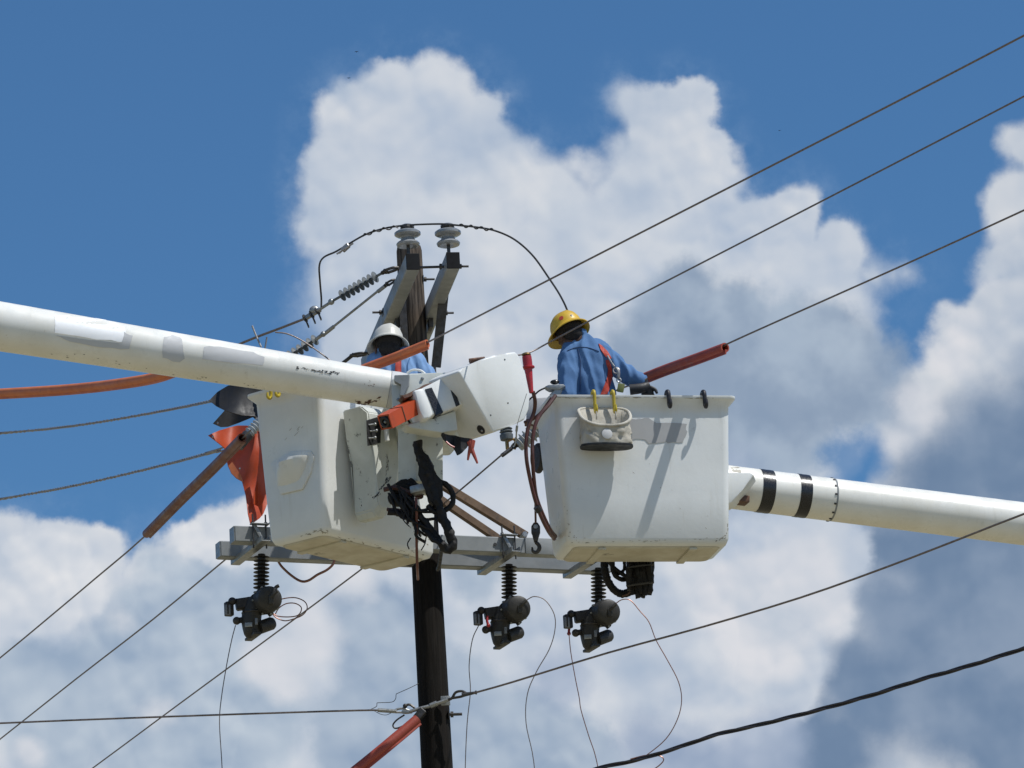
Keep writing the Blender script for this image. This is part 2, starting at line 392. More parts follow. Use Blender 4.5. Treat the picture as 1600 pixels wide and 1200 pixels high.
M['pale_shirt'] = mat('pale_blue_shirt', (.20, .33, .55), (.16, .28, .48), 6, .85, bump=.25, bscale=60, spec=.15)
M['shirt_dark'] = mat('shirt_seam', (.045, .09, .20), None, 8, .9)
M['trousers'] = mat('trousers', (.03, .035, .05), None, 8, .9)
M['skin'] = mat('skin', (.10, .05, .032), (.075, .038, .026), 12, .55)
M['hair'] = mat('hair', (.012, .009, .008), None, 40, .8)
M['glove'] = mat('glove', (.018, .018, .02), (.03, .028, .028), 20, .6)
M['strap_red'] = mat('strap_red', (.52, .06, .035), (.40, .045, .03), 30, .7)
M['canvas'] = mat('canvas', (.56, .53, .46), (.42, .39, .33), 9, .9, bump=.6, bscale=45, dirt=(.13, .115, .09), dscale=12, dlo=.56, dhi=.72, damt=.7)
M['patch_white'] = mat('patch_white', (.95, .95, .95), (.93, .93, .93), 10, .4)
M['plain_grey'] = mat('plain_grey', (.56, .56, .56), (.54, .54, .54), 10, .55)
M['dirt'] = mat('grime', (.36, .33, .26), (.20, .18, .14), 30, .8)
M['patch_dull'] = mat('patch_dull', (.42, .42, .42), (.40, .40, .40), 10, .7)
M['greasy_black'] = mat('greasy_black', (.008, .008, .008), (.016, .013, .012), 12, .65, bump=.6, bscale=60, spec=.3)
M['tape'] = mat('black_tape', (.012, .012, .014), (.02, .02, .022), 60, .3)
M['olive_tag'] = mat('olive_tag', (.20, .22, .06), (.14, .15, .05), 20, .7)
M['brass'] = mat('brass', (.45, .28, .10), (.3, .18, .07), 20, .35, .8)
def ground_extra(g, co, v, col):
    return g.mix(g.ss(g.noise(co, .35, 6, .6), .42, .6), col, (.34, .28, .19, 1))
M['ground'] = mat('ground', (.19, .18, .09), (.26, .22, .12), .08, .95, bump=.5, bscale=3, extra=ground_extra)
# ------------------------------------------------------------------ ground
bm = NB()
g0 = bmesh.ops.create_grid(bm, x_segments=60, y_segments=60, size=4000)
for v in bm.verts:
    d = math.hypot(v.co.x, v.co.y-30)
    v.co.z = 0 if d < 200 else .004*(d-200)*noise.noise(Vector((v.co.x*.0012, v.co.y*.0012, 0)))*2
solo('ground', 'dry grass and bare soil under the power line', None, bm, M['ground'], (0, 0, 0), kind='structure')
# ------------------------------------------------------------------ utility pole
pt = A(639, 386, 31.0); pb = A(683, 1200, 31.0)
kx = (pt.x-pb.x)/(pt.z-pb.z)
base = Vector((pb.x-kx*pb.z, 31.0, 0)); POLE_X = lambda z: base.x+kx*z
pole = thing('utility_pole', 'dark creosoted wooden utility pole, weathered grey at its top', 'utility pole', base)
bm = NB(); prof = []
SEG = 28
zs = [-.5+i*.12 for i in range(int((pt.z+.5)/.12))]+[pt.z-.03, pt.z]
rings = []
for z in zs:
    r = .106-(z-7.8)/(pt.z-7.8)*.019 if z > 0 else .128
    if z == pt.z: r *= .93
    c = Vector((POLE_X(z), 31.0, z))
    rg = []
    for j in range(SEG):
        a = 2*math.pi*j/SEG
        q = 1+.025*noise.noise(Vector((math.cos(a)*3, math.sin(a)*3, z*.7)))+.018*noise.noise(Vector((math.cos(a)*9, math.sin(a)*9, z*.4+5)))
        rg.append(bm.verts.new(c+Vector((math.cos(a), math.sin(a), 0))*r*q))
    rings.append(rg)
for u, v in zip(rings, rings[1:]):
    for j in range(SEG): bm.faces.new((u[j], u[(j+1) % SEG], v[(j+1) % SEG], v[j]))
bm.faces.new(rings[-1]); bm.faces.new(rings[0][::-1])
part(pole, 'shaft', bm, M['pole'], 60)
def bolt(parent, p, axis, L=.10, r=.008, nut=True, m='dark_steel'):
    bm = NB(); a = norm(axis); p = Vector(p)
    tube(bm, [p, p+a*L], r, 8, n=1)
    if nut:
        lathe(bm, p+a*.012, a, [(0, r*2.1), (r*2, r*2.1)], 6)
        box(bm, p+a*.004, *frame(a)[:2], a, r*6, r*6, .006)
    return part(parent, 'bolt', bm, M[m])
# ------------------------------------------------------------------ upper crossarms (seen nearly end-on)
hU = A(645, 490, 31).z
def arm_pts(n, f): return H(n[0], n[1], hU), H(f[0], f[1], hU)
UA = []
for lab, nr, fr, k in (('left upper grey fibreglass crossarm, seen end-on, in front of the pole top', (645, 409), (577, 566), 0),
                    ('right upper grey fibreglass crossarm, seen end-on, beside the pole top', (708, 407), (642, 566), 1)):
    p, q = arm_pts(nr, fr); d = (q-p).normalized(); q = p+d*2.42
    t = thing('upper_crossarm', lab, 'crossarm', (p+q)/2, 'upper crossarms on the pole top')
    bm = NB(); bar(bm, p, q, .088, .112, bev=.006); part(t, 'beam', bm, M['grey_arm'])
    for e, s in ((p, -1), (q, 1)):
        bm = NB(); bar(bm, e, e+d*s*.006, .090, .114, bev=.003); part(t, 'end_cap', bm, M['end_cap'])
    UA.append((t, p, q, d))
(tL, pL, qL, dL), (tR, pR, qR, dR) = UA
sR = Vector((dR.y, -dR.x, 0)).normalized()      # to the right of the arm
if sR.x < 0: sR = -sR
# through bolts and spacer rod between the arms
bolt(tR, pR+dR*.13+sR*.045, sR, .075); bolt(tR, A(693, 437+52, 30.9)+sR*.0, sR, .07)
bm = NB(); a = pL+dL*.13; b = pR+dR*.13; tube(bm, [a, b], .009, 8, n=1); lathe(bm, b-sR*.06, -sR, [(0, .02), (.015, .02)], 6); part(tR, 'spacer_rod', bm, M['dark_steel'])
bolt(tL, A(599, 488, 30.85), -sR, .075)
bolt(pole, Vector((POLE_X(A(655, 438, 31).z)+.08, 30.98, A(655, 438, 31).z)), sR, .085)
for s in (-1, 1):   # plates seating the two arms on the pole
    bm = NB(); box(bm, (POLE_X(hU)+s*.115*sR.x, 31+s*.115*sR.y, hU-.02), sR, dR, UP, .03, .16, .20, .004)
    part(pole, 'gain_plate', bm, M['dark_steel'])
# angle-iron brace hanging below the right arm
bm = NB(); a = A(694, 452, 30.6); b = A(681, 574, 30.75)
bar(bm, a, b, .012, .062, hint=(1, .3, 0)); x, y, ax_ = frame(b-a, (1, .3, 0))
box(bm, (a+b)/2+x*.03+y*.03, x, y, ax_, .062, .010, (b-a).length*.99)
part(tR, 'brace', bm, M['dark_steel'])
bm = NB(); a2 = A(679, 572, 30.75); tube(bm, [a2, a2+Vector((0, 0, -.16))], .010, 8, n=1); part(tR, 'brace_bolt', bm, M['dark_steel'])
bm = NB(); a = A(628, 456, 30.9); b = A(634, 562, 30.86); bar(bm, a, b, .05, .01, hint=(0, 1, 0)); part(tL, 'brace', bm, M['dark_steel'])
# ------------------------------------------------------------------ pin insulators
def pin_ins(lab, foot, top_px):
    t = thing('pin_insulator', lab, 'insulator', foot, 'porcelain pin insulators on the upper crossarms')
    zt = top_px
    Hh = zt-foot.z
    bm = NB(); tube(bm, [foot-UP*.02, foot+UP*(Hh*.5)], .012, 10, n=1); lathe(bm, foot, UP, [(0, .024), (.018, .024)], 6); part(t, 'pin', bm, M['dark_steel'])
    b0 = foot+UP*(Hh-.152)
    bm = NB()
    lathe(bm, b0, UP, [(.006, .030), (.0, .060), (.004, .074), (.016, .079), (.028, .070), (.040, .050), (.056, .044), (.066, .050), (.072, .075), (.080, .087), (.094, .088), (.106, .072), (.115, .045), (.120, .036), (.128, .034), (.136, .042), (.146, .042), (.152, .030)], 28)
    part(t, 'sheds', bm, M['porcelain'])
    bm = NB(); 
    for k in range(4): ring(bm, b0+UP*(.122+.006*k), UP, .040+.002*math.sin(k*2), .0055)
    ring(bm, b0+UP*.14, (0, -.3, 1), .043, .005)
    part(t, 'tie_wire', bm, M['dark_steel'])
    return t
fl = pL+dL*.09+UP*.056; fr = pR+dR*.09+UP*.056
topL = A(637, 351, fl.y).z; topR = A(700, 350, fr.y).z
fl2 = Vector((A(637, 370, fl.y).x, fl.y, fl.z)); fr2 = Vector((A(700, 370, fr.y).x, fr.y, fr.z))
pin_ins('two-shed porcelain pin insulator on the left upper crossarm, against the pole top', fl2, topL)
pin_ins('two-shed porcelain pin insulator on a bare pin at the right upper crossarm tip', fr2, topR)
# ------------------------------------------------------------------ wires
def wire(lab, pts, r=.006, m='wire', name='wire', cat='wire', group='overhead wires', n=8, seg=6, strand=0):
    bm = NB()
    if strand:
        P = spline(pts, n*3)
        L = 0
        for s in range(strand):
            Q = []; L = 0; x, y, _ = frame(P[1]-P[0])
            for i, p in enumerate(P):
                if i: L += (p-P[i-1]).length
                a = L*strand_pitch+2*math.pi*s/strand
                Q.append(p+(x*math.cos(a)+y*math.sin(a))*r*.62)
            tube(bm, Q, r*.55, 6, n=1)
    else: tube(bm, pts, r, seg, n=n)
    c = sum((Vector(p) for p in pts), Vector((0, 0, 0)))/len(pts)
    return solo(name, lab, cat, bm, M[m], c, group)
strand_pitch = 40
yi = fl.y
# jumper over the insulators
wire('jumper bowing from the left clamp over both pin insulators to the yellow hard hat',
     [A(502, 480, 30.3), A(502, 465, 30.28), A(500, 440, 30.2), A(499, 415, 30.1), A(506, 402, 30.05), A(525, 393, 30.0), A(545, 381, 29.98), A(572, 366, 29.95), A(600, 357, yi), A(625, 353, yi-.03), A(650, 351, yi-.04), A(690, 350, yi-.04),
      A(715, 352, yi-.03), A(745, 355, yi), A(775, 361, 29.9), A(805, 375, 29.9), A(833, 400, 29.9), A(858, 435, 29.9), A(876, 463, 29.9), A(888, 490, 29.9), A(893, 520, 29.9)], .0065, 'dark_steel', 'jumper_wire', 'jumper', None, 8)
for seg_, lab_ in (([A(566, 369, 29.96), A(590, 360, yi), A(622, 354, yi-.04)], 'left'), ([A(716, 352, yi-.04), A(742, 355, yi), A(772, 360, 29.9)], 'right')):
    bm = NB()
    P = spline(seg_, 30); x, y, _ = frame(P[-1]-P[0]); Q = []; L = 0
    for i, p in enumerate(P):
        if i: L += (p-P[i-1]).length
        Q.append(p+(x*math.cos(L*90)+y*math.sin(L*90))*.010)
    tube(bm, Q, .0045, 6, n=1)
    solo('preformed_tie', 'twisted wire tie wrapped round the jumper, %s of the two pin insulators' % lab_, 'wire tie', bm, M['dark_steel'], Q[0], 'wire ties on the jumper')
bm = NB(); a = A(530, 396, 30.0); b = A(549, 379, 29.98); bar(bm, a+(b-a)*.25, a+(b-a)*.8, .028, .034, bev=.004)
tube(bm, [a-(b-a)*.0, b+(b-a)*.12], .005, 6, n=1); tube(bm, [A(526, 397, 29.97), A(552, 380, 29.95)], .006, 6, n=1)
solo('crimp_connector', 'small crimp connector on the left bow of the jumper', 'connector', bm, M['pale_wire'], a)
def shed_string(parent, p, q, n, rs, core, m, end0=0.1, end1=.1, skew=.0):
    p, q = Vector(p), Vector(q); d = (q-p)
    a = d.normalized(); L = d.length
    bm = NB(); prof = [(0, core)]
    for i in range(n):
        c = L*(end0+(1-end0-end1)*(i+.5)/n)
        w = L*(1-end0-end1)/n
        prof += [(c-w*.26, core), (c-w*.07, rs*.8), (c-w*.03, rs), (c+w*.03, rs*.97), (c+w*.10, core*1.3), (c+w*.30, core)]
    prof.append((L, core)); lathe(bm, p, a, prof, 18)
    return part(parent, 'sheds', bm, M[m])
def clevis(parent, p, q, m='galv', r=.018, name='clevis'):
    p, q = Vector(p), Vector(q); bm = NB(); a = (q-p)
    L = a.length; a.normalize(); x, y, _ = frame(a)
    for s in (-1, 1): tube(bm, [p, p+a*L*.25+x*s*r, p+a*L*.75+x*s*r, q], r*.38, 6, n=4)
    tube(bm, [p+a*L*.75-x*r*1.5, p+a*L*.75+x*r*1.5], r*.35, 6, n=1); ball(bm, q, r*.6, seg=8)
    return part(parent, name, bm, M[m])
# upper strain string
Y1 = 30.12
t = thing('strain_insulator', 'long grey strain insulator with eight sheds, uppermost left of the pole top', 'insulator', A(612, 420, Y1), 'strain insulators dead-ending the lines')
shed_string(t, A(600, 425, Y1+.02), A(520, 470, Y1+.25), 8, .041, .009, 'polymer', .13, .14)
clevis(t, A(622, 418, Y1-.02), A(598, 426, Y1+.02), 'dark_steel', .026, 'shackle')
bm = NB(); ball(bm, A(517.5, 471.5, Y1+.26), .022, seg=12); tube(bm, [A(517, 472, Y1+.26), A(494, 487, Y1+.3)], .011, 8, n=1); part(t, 'end_fitting', bm, M['galv'])
def deadend_clamp(lab, p, q, s=1.0):
    p, q = Vector(p), Vector(q); a = (q-p).normalized(); x, y, _ = frame(a, (0, -1, 0))
    t = thing('dead_end_clamp', lab, 'clamp', p, None)
    bm = NB(); L = (q-p).length
    bar(bm, p, q, .028*s, .032*s, bev=.006*s)
    c = p+a*L*.35+UP*.018*s; ball(bm, c, .036*s, (1.0, .7, .85), seg=12)
    part(t, 'body', bm, M['galv'])
    for f in (.18, .52, .9):
        c = p+a*L*f
        b2 = NB(); ring(b2, c, a, .024*s, .006*s, 14); 
        for k in (-1, 1): tube(b2, [c+Vector((0, k*.014*s, 0)), c+Vector((.022*s, k*.014*s, -.062*s))], .006*s, 6, n=1)
        part(t, 'u_bolt', b2, M['dark_steel'])
    return t
deadend_clamp('bolted grey clamp at the lower left end of the eight-shed insulator', A(501, 483, Y1+.3), A(474, 499, Y1+.36))
# rod string
Y2 = 30.5
t = thing('strain_insulator', 'grey strain insulator on a long rod, partly hidden behind the left boom', 'insulator', A(612, 440, Y2), 'strain insulators dead-ending the lines')
clevis(t, A(617, 437, Y2), A(602, 446, Y2+.02), 'dark_steel', .022, 'shackle')
bm = NB(); tube(bm, [A(604, 445, Y2+.02), A(590, 456, Y2+.05)], .014, 8, n=1); tube(bm, [A(594, 452, Y2+.05), A(519, 512, Y2+.3)], .0085, 8, n=1); tube(bm, [A(522, 510, Y2+.3), A(508, 521, Y2+.34)], .014, 8, n=1)
ball(bm, A(505, 522, Y2+.34), .020, seg=12); tube(bm, [A(505, 522, Y2+.34), A(490, 533, Y2+.38)], .013, 8, n=1); part(t, 'rod', bm, M['galv'])
shed_string(t, A(497, 528, Y2+.36), A(425, 574, Y2+.6), 9, .040, .010, 'polymer', .02, .02)
# third shackle
t = thing('shackle', 'steel shackle on the far end of the left upper crossarm, above the left boom', 'shackle', A(575, 553, 31.7), None)
clevis(t, A(573, 552, 31.75), A(549, 556, 31.8), 'dark_steel', .026)
bm = NB(); tube(bm, [A(590, 549, 31.7), A(570, 552, 31.75)], .010, 8, n=1); part(t, 'rod', bm, M['dark_steel']); bm = NB(); tube(bm, [A(550, 556, 31.8), A(536, 567, 31.85)], .013, 8, n=1); part(t, 'eye_bolt', bm, M['dark_steel'])
bm = NB(); lathe(bm, A(580, 550.5, 31.72), A(570, 552, 31.75)-A(590, 549, 31.7), [(0, .022), (.02, .022)], 6); part(t, 'nut', bm, M['dark_steel'])
# left-going lines
W1 = [A(476, 498, Y1+.36), A(440, 512, 30.7), A(390, 531, 31.0), A(330, 557, 31.4), A(250, 589, 31.9), A(120, 606, 32.8), A(0, 613, 33.6), A(-300, 628, 35.8), A(-900, 640, 40)]
wire('line wire running left from the eight-shed insulator and passing behind the left boom', W1, .0085)
wire('thin tail wire curving down from the line wire behind the left boom', [A(430, 519, 30.8), A(450, 522, 30.8), A(475, 534, 30.8), A(508, 557, 30.8), A(530, 575, 30.8)], .005)
wire('short bent pale wire end sticking up from behind the left boom', [A(394, 509, 30.9), A(400, 524, 30.9), A(408, 542, 30.9)], .007, 'pale_wire', 'wire_end', 'wire end', None)
wire('tiny upright pale wire stub just right of the bent wire end, behind the left boom', [A(417, 527, 30.9), A(414, 545, 30.9)], .006, 'pale_wire', 'wire_end', 'wire end', None)
def hose(name, lab, pts, r, m, lip=.55, group='insulating line hoses over the wires', n=8, dirn=(0, 0, -1), cat='line hose', inner=.72):
    t = thing(name, lab, cat, Vector(pts[0]), group)
    P = spline(pts, n); bm = NB()
    ro = tube(bm, P, r, 16, False, 1); ri = tube(bm, P, r*inner, 16, False, 1)
    for A_, B_ in ((ro[0], ri[0]), (ro[-1], ri[-1])):
        for j in range(16): bm.faces.new((A_[j], A_[(j+1) % 16], B_[(j+1) % 16], B_[j]))
    part(t, 'tube', bm, M[m], 40)
    # lapped lip along the split
    bm = NB(); d = norm(dirn)
    Q = [p+d*r*.95 for p in P]
    prev = None
    for i, p in enumerate(Q):
        tg = (Q[min(i+1, len(Q)-1)]-Q[max(i-1, 0)]).normalized(); x = d.cross(tg).normalized(); yv = tg.cross(x)
        s = [bm.verts.new(p+x*r*.20*a+yv*r*lip*b) for a, b in ((-1, -.6), (1, -.6), (1, .8), (-.2, .8))]
        if prev:
            for j in range(4): bm.faces.new((prev[j], prev[(j+1) % 4], s[(j+1) % 4], s[j]))
        else: bm.faces.new(s[::-1])
        prev = s
    bm.faces.new(prev); part(t, 'lip', bm, M[m], 40)
    return t
hose('line_hose', 'long orange line hose on the wire at the far left, passing behind the left boom',
     [A(300, 568, 31.6), A(250, 587, 31.9), A(190, 598, 32.3), A(110, 607, 32.9), A(0, 614, 33.6), A(-150, 621, 34.6)], .033, 'orange_hose', .6)
# three lines coming in from the right
hW = 10.13
def line_right(lab, pts, ext=1): return wire(lab, pts, .0062)
wire('uppermost overhead wire crossing the sky to the upper right', [H(560, 589, hW), H(668, 535, hW)]+[H(x, y, hW) for x, y in ((900, 415.5), (1150, 287.5), (1400, 159.5), (1600, 55.5), (1900, -102), (2600, -480))], .0058, n=3)
wire('middle overhead wire passing in front of the yellow hard hat to the upper right', [A(690, 588, 28.35), A(757, 563, 28.6), A(820, 553, 28.95), A(858, 535, 29.0), A(920, 502, 28.75), A(1100, 409, 27.6), A(1300, 306, 26.5), A(1600, 150.5, 25.0), A(1900, -8, 23.6), A(2500, -330, 21)], .0058, n=4)
W3 = [(905, 632, 30.9), (1005, 594, 30.0), (1090, 562, 29.4), (1135, 538, 29.1), (1300, 464, 28.1), (1450, 397, 27.3), (1600, 328.5, 26.5), (1900, 190, 25.2), (2500, -90, 23)]
wire('lowest of three overhead wires rising right, coming out of the dull red hose', [A(*q) for q in W3], .0058, n=4)
hose('line_hose', 'orange-brown line hose over the shoulders of the lineman in the white hat', [A(540, 588, 29.0), A(575, 573, 28.92), A(620, 556, 28.82), A(668, 536.5, 28.7)], .026, 'orange_hose', .9, dirn=(.25, -.25, -1))
hose('line_hose', 'dull red line hose right of the lineman in the yellow hat', [A(1000, 593, 30.0), A(1040, 577, 29.75), A(1090, 559, 29.4), A(1133, 543, 29.12)], .032, 'red_hose', .7, dirn=(.15, -.3, -1))
# lower left steep lines
hB = A(780, 715, 30.0).z
wire('steep thin wire running down left from the pale insulator, passing under the left bucket', [H(x, y, hB) for x, y in ((786, 709), (720, 765), (640, 830), (560, 893), (420, 997), (280, 1100), (145, 1200), (-60, 1350), (-500, 1670))], .0058, n=3)
wire('steep thin wire running down left from behind the left end of the lower crossarms', [H(x, y, hB) for x, y in ((520, 735), (440, 802), (355, 872), (240, 967), (120, 1060), (0, 1155), (-200, 1312), (-600, 1620))], .0058, n=3)
wire('thin wire leaving the low end of the brown hose at the lower left', [H(x, y, hB) for x, y in ((392, 672), (300, 762), (225, 839), (150, 903), (75, 966), (0, 1028), (-200, 1190), (-600, 1510))], .0058, n=3)
hose('line_hose', 'brown line hose hanging steeply from the orange blanket', [H(378, 684, hB), H(330, 733, hB), H(280, 782, hB), H(229, 834, hB)], .030, 'brown_hose', .55, dirn=(.6, .1, -.8))
# wires into the blankets
def rope_wire(lab, pts, r):
    global strand_pitch
    strand_pitch = 55; return wire(lab, pts, r, 'pale_wire', strand=3)
rope_wire('twisted grey wire entering the black blanket from the left edge', [A(x, y, Y) for x, y, Y in ((345, 623, 31.5), (328, 627, 31.6), (250, 643, 32.2), (125, 664, 33.2), (0, 677, 34.2), (-300, 700, 36.6), (-900, 725, 41))], .0105)
rope_wire('twisted grey wire running from the orange blanket to the left edge', [A(x, y, Y) for x, y, Y in ((345, 702, 31.4), (322, 709, 31.5), (250, 728, 32.1), (125, 757, 33.0), (0, 780, 34.0), (-300, 832, 36.4), (-900, 920, 41))], .0105)
bm = NB(); tube(bm, [A(322, 709, 31.45), A(341, 703.5, 31.35)], .014, 8, n=1); tube(bm, [A(336, 704, 31.35), A(352, 698, 31.3)], .006, 6, n=1); tube(bm, [A(338, 707, 31.33), A(353, 703, 31.3)], .006, 6, n=1)
solo('wire_sleeve', 'pale crimped sleeve on the wire just left of the orange blanket', 'sleeve', bm, M['pale_wire'], A(330, 706, 31.4))
# neutral at the foot of the picture
wire('thin near-level wire at the bottom left reaching the pole clamp', [A(x, y, Y) for x, y, Y in ((600, 1110, 30.85), (560, 1110, 30.9), (400, 1115, 31.1), (200, 1122, 31.4), (0, 1130, 31.8), (-300, 1143, 32.4), (-900, 1168, 33.8))], .0068, n=3)
wire('long wire rising right from the pole clamp and crossing below the right boom', [A(x, y, Y) for x, y, Y in ((740, 1083, 30.8), (800, 1066, 30.6), (950, 1020, 30.1), (1100, 979, 29.6), (1250, 934, 29.0), (1380, 888, 28.5), (1500, 842, 28.1), (1600, 803, 27.7), (1900, 690, 26.5), (2500, 440, 24))], .0068, n=3)
strand_pitch = 9
wire('thick twisted black cable bundle crossing the bottom right corner', [A(x, y, Y) for x, y, Y in ((-400, 1440, 29.5), (200, 1362, 28.4), (700, 1262, 27.4), (850, 1224, 27.2), (937, 1200, 27), (996, 1187, 26.9), (1053, 1170, 26.8), (1119, 1148, 26.7), (1184, 1133, 26.6), (1272, 1111, 26.4), (1359, 1087, 26.2), (1438, 1062, 26), (1512, 1041, 25.8), (1600, 1013, 25.6), (1900, 915, 25), (2500, 700, 24))], .012, 'black_cable', 'cable_bundle', 'cable', None, 6, strand=3)
# pole clamp hardware
def A2(x, y): return A(x, y, 30.84)
t = thing('pole_clamp', 'steel strap clamp with turnbuckles round the pole low in the picture', 'clamp', A(683, 1098, 30.9))
bm = NB(); tube(bm, [A2(640, 1112), A2(660, 1106), A2(672, 1103), A2(700, 1093)], .012, 8, n=3); lathe(bm, A2(672, 1103), A2(690, 1096)-A2(672, 1103), [(0, .018), (.05, .018)], 8); part(t, 'turnbuckle', bm, M['galv'])
bm = NB(); box(bm, A(696, 1095, 30.88), (1, 0, 0), (0, 1, 0), UP, .062, .012, .065, .003); part(t, 'plate', bm, M['galv'])
bm = NB()
for s in (-1, 1): tube(bm, [A(699, 1094, 30.86), A(706, 1091, 30.85), A(712, 1086+s*4, 30.84), A(722, 1084+s*4, 30.83), A(730, 1084, 30.82)], .009, 6, n=4)
lathe(bm, A(722, 1086, 30.82), A(744, 1082, 30.8)-A(722, 1086, 30.82), [(0, .016), (.05, .012), (.09, .009), (.092, .014), (.10, .014)], 8); part(t, 'clevis', bm, M['dark_steel'])
bm = NB(); tube(bm, [A2(620, 1111.5), A2(590, 1109.5)], .014, 8, n=1)
for s in (-1, 1): tube(bm, [A2(618, 1111+s*2), A2(626, 1110+s*3), A2(634, 1111+s*3), A2(644, 1113)], .008, 6, n=4)
box(bm, A2(634, 1112), (1, 0, 0), (0, 1, 0), UP, .05, .02, .022, .003); part(t, 'dead_end_sleeve', bm, M['galv'])
bm = NB(); tube(bm, [A2(648, 1106), A2(640, 1101), A2(633, 1102.5)], .009, 6, n=4); ball(bm, A2(633, 1103), .016, seg=8)
tube(bm, [A2(632, 1117), A2(620, 1125), A2(614, 1133), A2(618, 1138), A2(630, 1134), A2(642, 1124)], .006, 6, n=6); part(t, 'tail_loop', bm, M['dark_steel'])
bolt(pole, A(701, 1116.5, 30.95), (1, 0, -.02), .09, .010)
bm = NB(); bar(bm, A(650, 1124, 30.85), A(662, 1110, 30.85), .08, .05, bev=.004); part(t, 'bracket', bm, M['dark_steel'])
hose('line_hose', 'dull orange line hose slanting down from the clamp low on the pole', [A(652, 1124, 30.8), A(620, 1151, 30.75), A(585, 1180, 30.7), A(545, 1212, 30.65), A(420, 1310, 30.4)], .034, 'red_hose', .6, dirn=(.5, -.3, -.8))
wire('thin crooked tie wire between the pole and the level wire', [A(654, 1068, 30.92), A(640, 1075, 30.9), A(622, 1083, 30.9), A(619, 1085, 30.9), A(618, 1092, 30.9), A(612, 1097, 30.9), A(592, 1098, 30.9), A(589, 1099, 30.9), A(588, 1104, 30.9), A(578, 1109, 30.88)], .0025, 'dark_steel', group=None, n=4)
wire('thin slack wire loop under the sleeve left of the pole', [A2(585, 1111), A2(595, 1116), A2(604, 1117), A2(613, 1113)], .002, 'dark_steel', group=None)
# ------------------------------------------------------------------ lower crossarms
dA = Vector((.927, .375, 0)).normalized(); nA = Vector((.375, -.927, 0))   # nA towards the camera
cP = A(667, 861, 31); hL = cP.z; cP = Vector((POLE_X(hL), 31, hL))
LARM = []
for lab, s, pxl in (('front of the two long grey lower crossarms under the buckets', 1, 363), ('rear of the two long grey lower crossarms, lower in view', -1, 341)):
    C = cP+nA*.20*s; tl = solve_t(C, dA, pxl); p = C+dA*tl; q = C+dA*1.42
    t = thing('lower_crossarm', lab, 'crossarm', C, 'lower crossarms on the pole')
    bm = NB(); bar(bm, p, q, .10, .108, bev=.006); part(t, 'beam', bm, M['grey_arm'])
    bm = NB(); bar(bm, p-dA*.004, p+dA*.0, .094, .102); part(t, 'end_plate', bm, M['galv'])
    LARM.append((t, C, p, q))
fa = LARM[0]; ra = LARM[1]
def on_front(px, dz=0, out=.05):
    tt = solve_t(fa[1], dA, px); return fa[1]+dA*tt+nA*out+UP*dz
bm = NB(); box(bm, on_front(816+22, 0, .054), dA, nA, UP, .20, .006, .112, .002); part(fa[0], 'splice_plate', bm, M['grey_arm'])
bm = NB(); lathe(bm, on_front(769, .0, .045), nA, [(0, .011), (.012, .011)], 8); part(fa[0], 'bolt_head', bm, M['dark_steel'])
# thick galvanised wire braces (wood)
t = thing('wooden_brace', 'upper of two wooden braces sloping down from behind the left bucket to the lower crossarm', 'brace', A(760, 800, 30.95), 'wooden crossarm braces')
bm = NB(); bar(bm, A(690, 757, 30.9), A(822, 838, 31.2), .04, .058, bev=.004); part(t, 'plank', bm, M['wood'])
bm = NB(); lathe(bm, A(818, 836, 31.15), nA, [(-.03, .02), (.03, .02)], 8); part(t, 'bolt', bm, M['galv'])
t = thing('wooden_brace', 'lower dark wooden brace sloping down behind the front lower crossarm', 'brace', A(740, 820, 31.2), 'wooden crossarm braces')
bm = NB(); bar(bm, A(684, 778, 31.1), A(790, 850, 31.35), .04, .052, bev=.004); part(t, 'plank', bm, M['wood'])
# ------------------------------------------------------------------ brackets and switches
def bracket(px, lab):
    c = on_front(px, 0, 0)-nA*.14; c.z = hL-.078
    t = thing('mounting_bracket', lab, 'bracket', c, 'steel brackets under the lower crossarms')
    bm = NB(); L = .66
    box(bm, c, dA, nA, UP, .062, L, .006, .001)
    for s in (-1, 1): box(bm, c+dA*s*.029+UP*.019, dA, nA, UP, .005, L, .032, .001)
    part(t, 'channel', bm, M['galv'])
    for s in (-1, 1):
        b2 = NB(); p = c+nA*(.14+.062)+dA*s*.045; tube(b2, [p-UP*.02, p+UP*.21], .006, 6, n=1); lathe(b2, p+UP*.145, UP, [(0, .013), (.012, .013)], 6)
        part(t, 'threaded_rod', b2, M['dark_steel'])
    b2 = NB(); p = c+nA*(.14+.066); box(b2, p+UP*.07+dA*.0, norm(dA+UP*.5), nA, norm(UP-dA*.5), .024, .006, .15, .002); box(b2, p+UP*.143, dA, nA, UP, .12, .05, .006, .001)
    part(t, 'clamp_plate', b2, M['galv'])
    return t
bk = bracket(401, 'left steel channel bracket under the lower crossarms, beside the left bucket')
for px, lab in ((790, 'middle steel channel bracket under the lower crossarms, right of the pole'), (925, 'right steel channel bracket under the lower crossarms, below the right bucket')):
    dd = on_front(px, 0, 0)-on_front(401, 0, 0); copy_tree(bk, dd, None, lab)
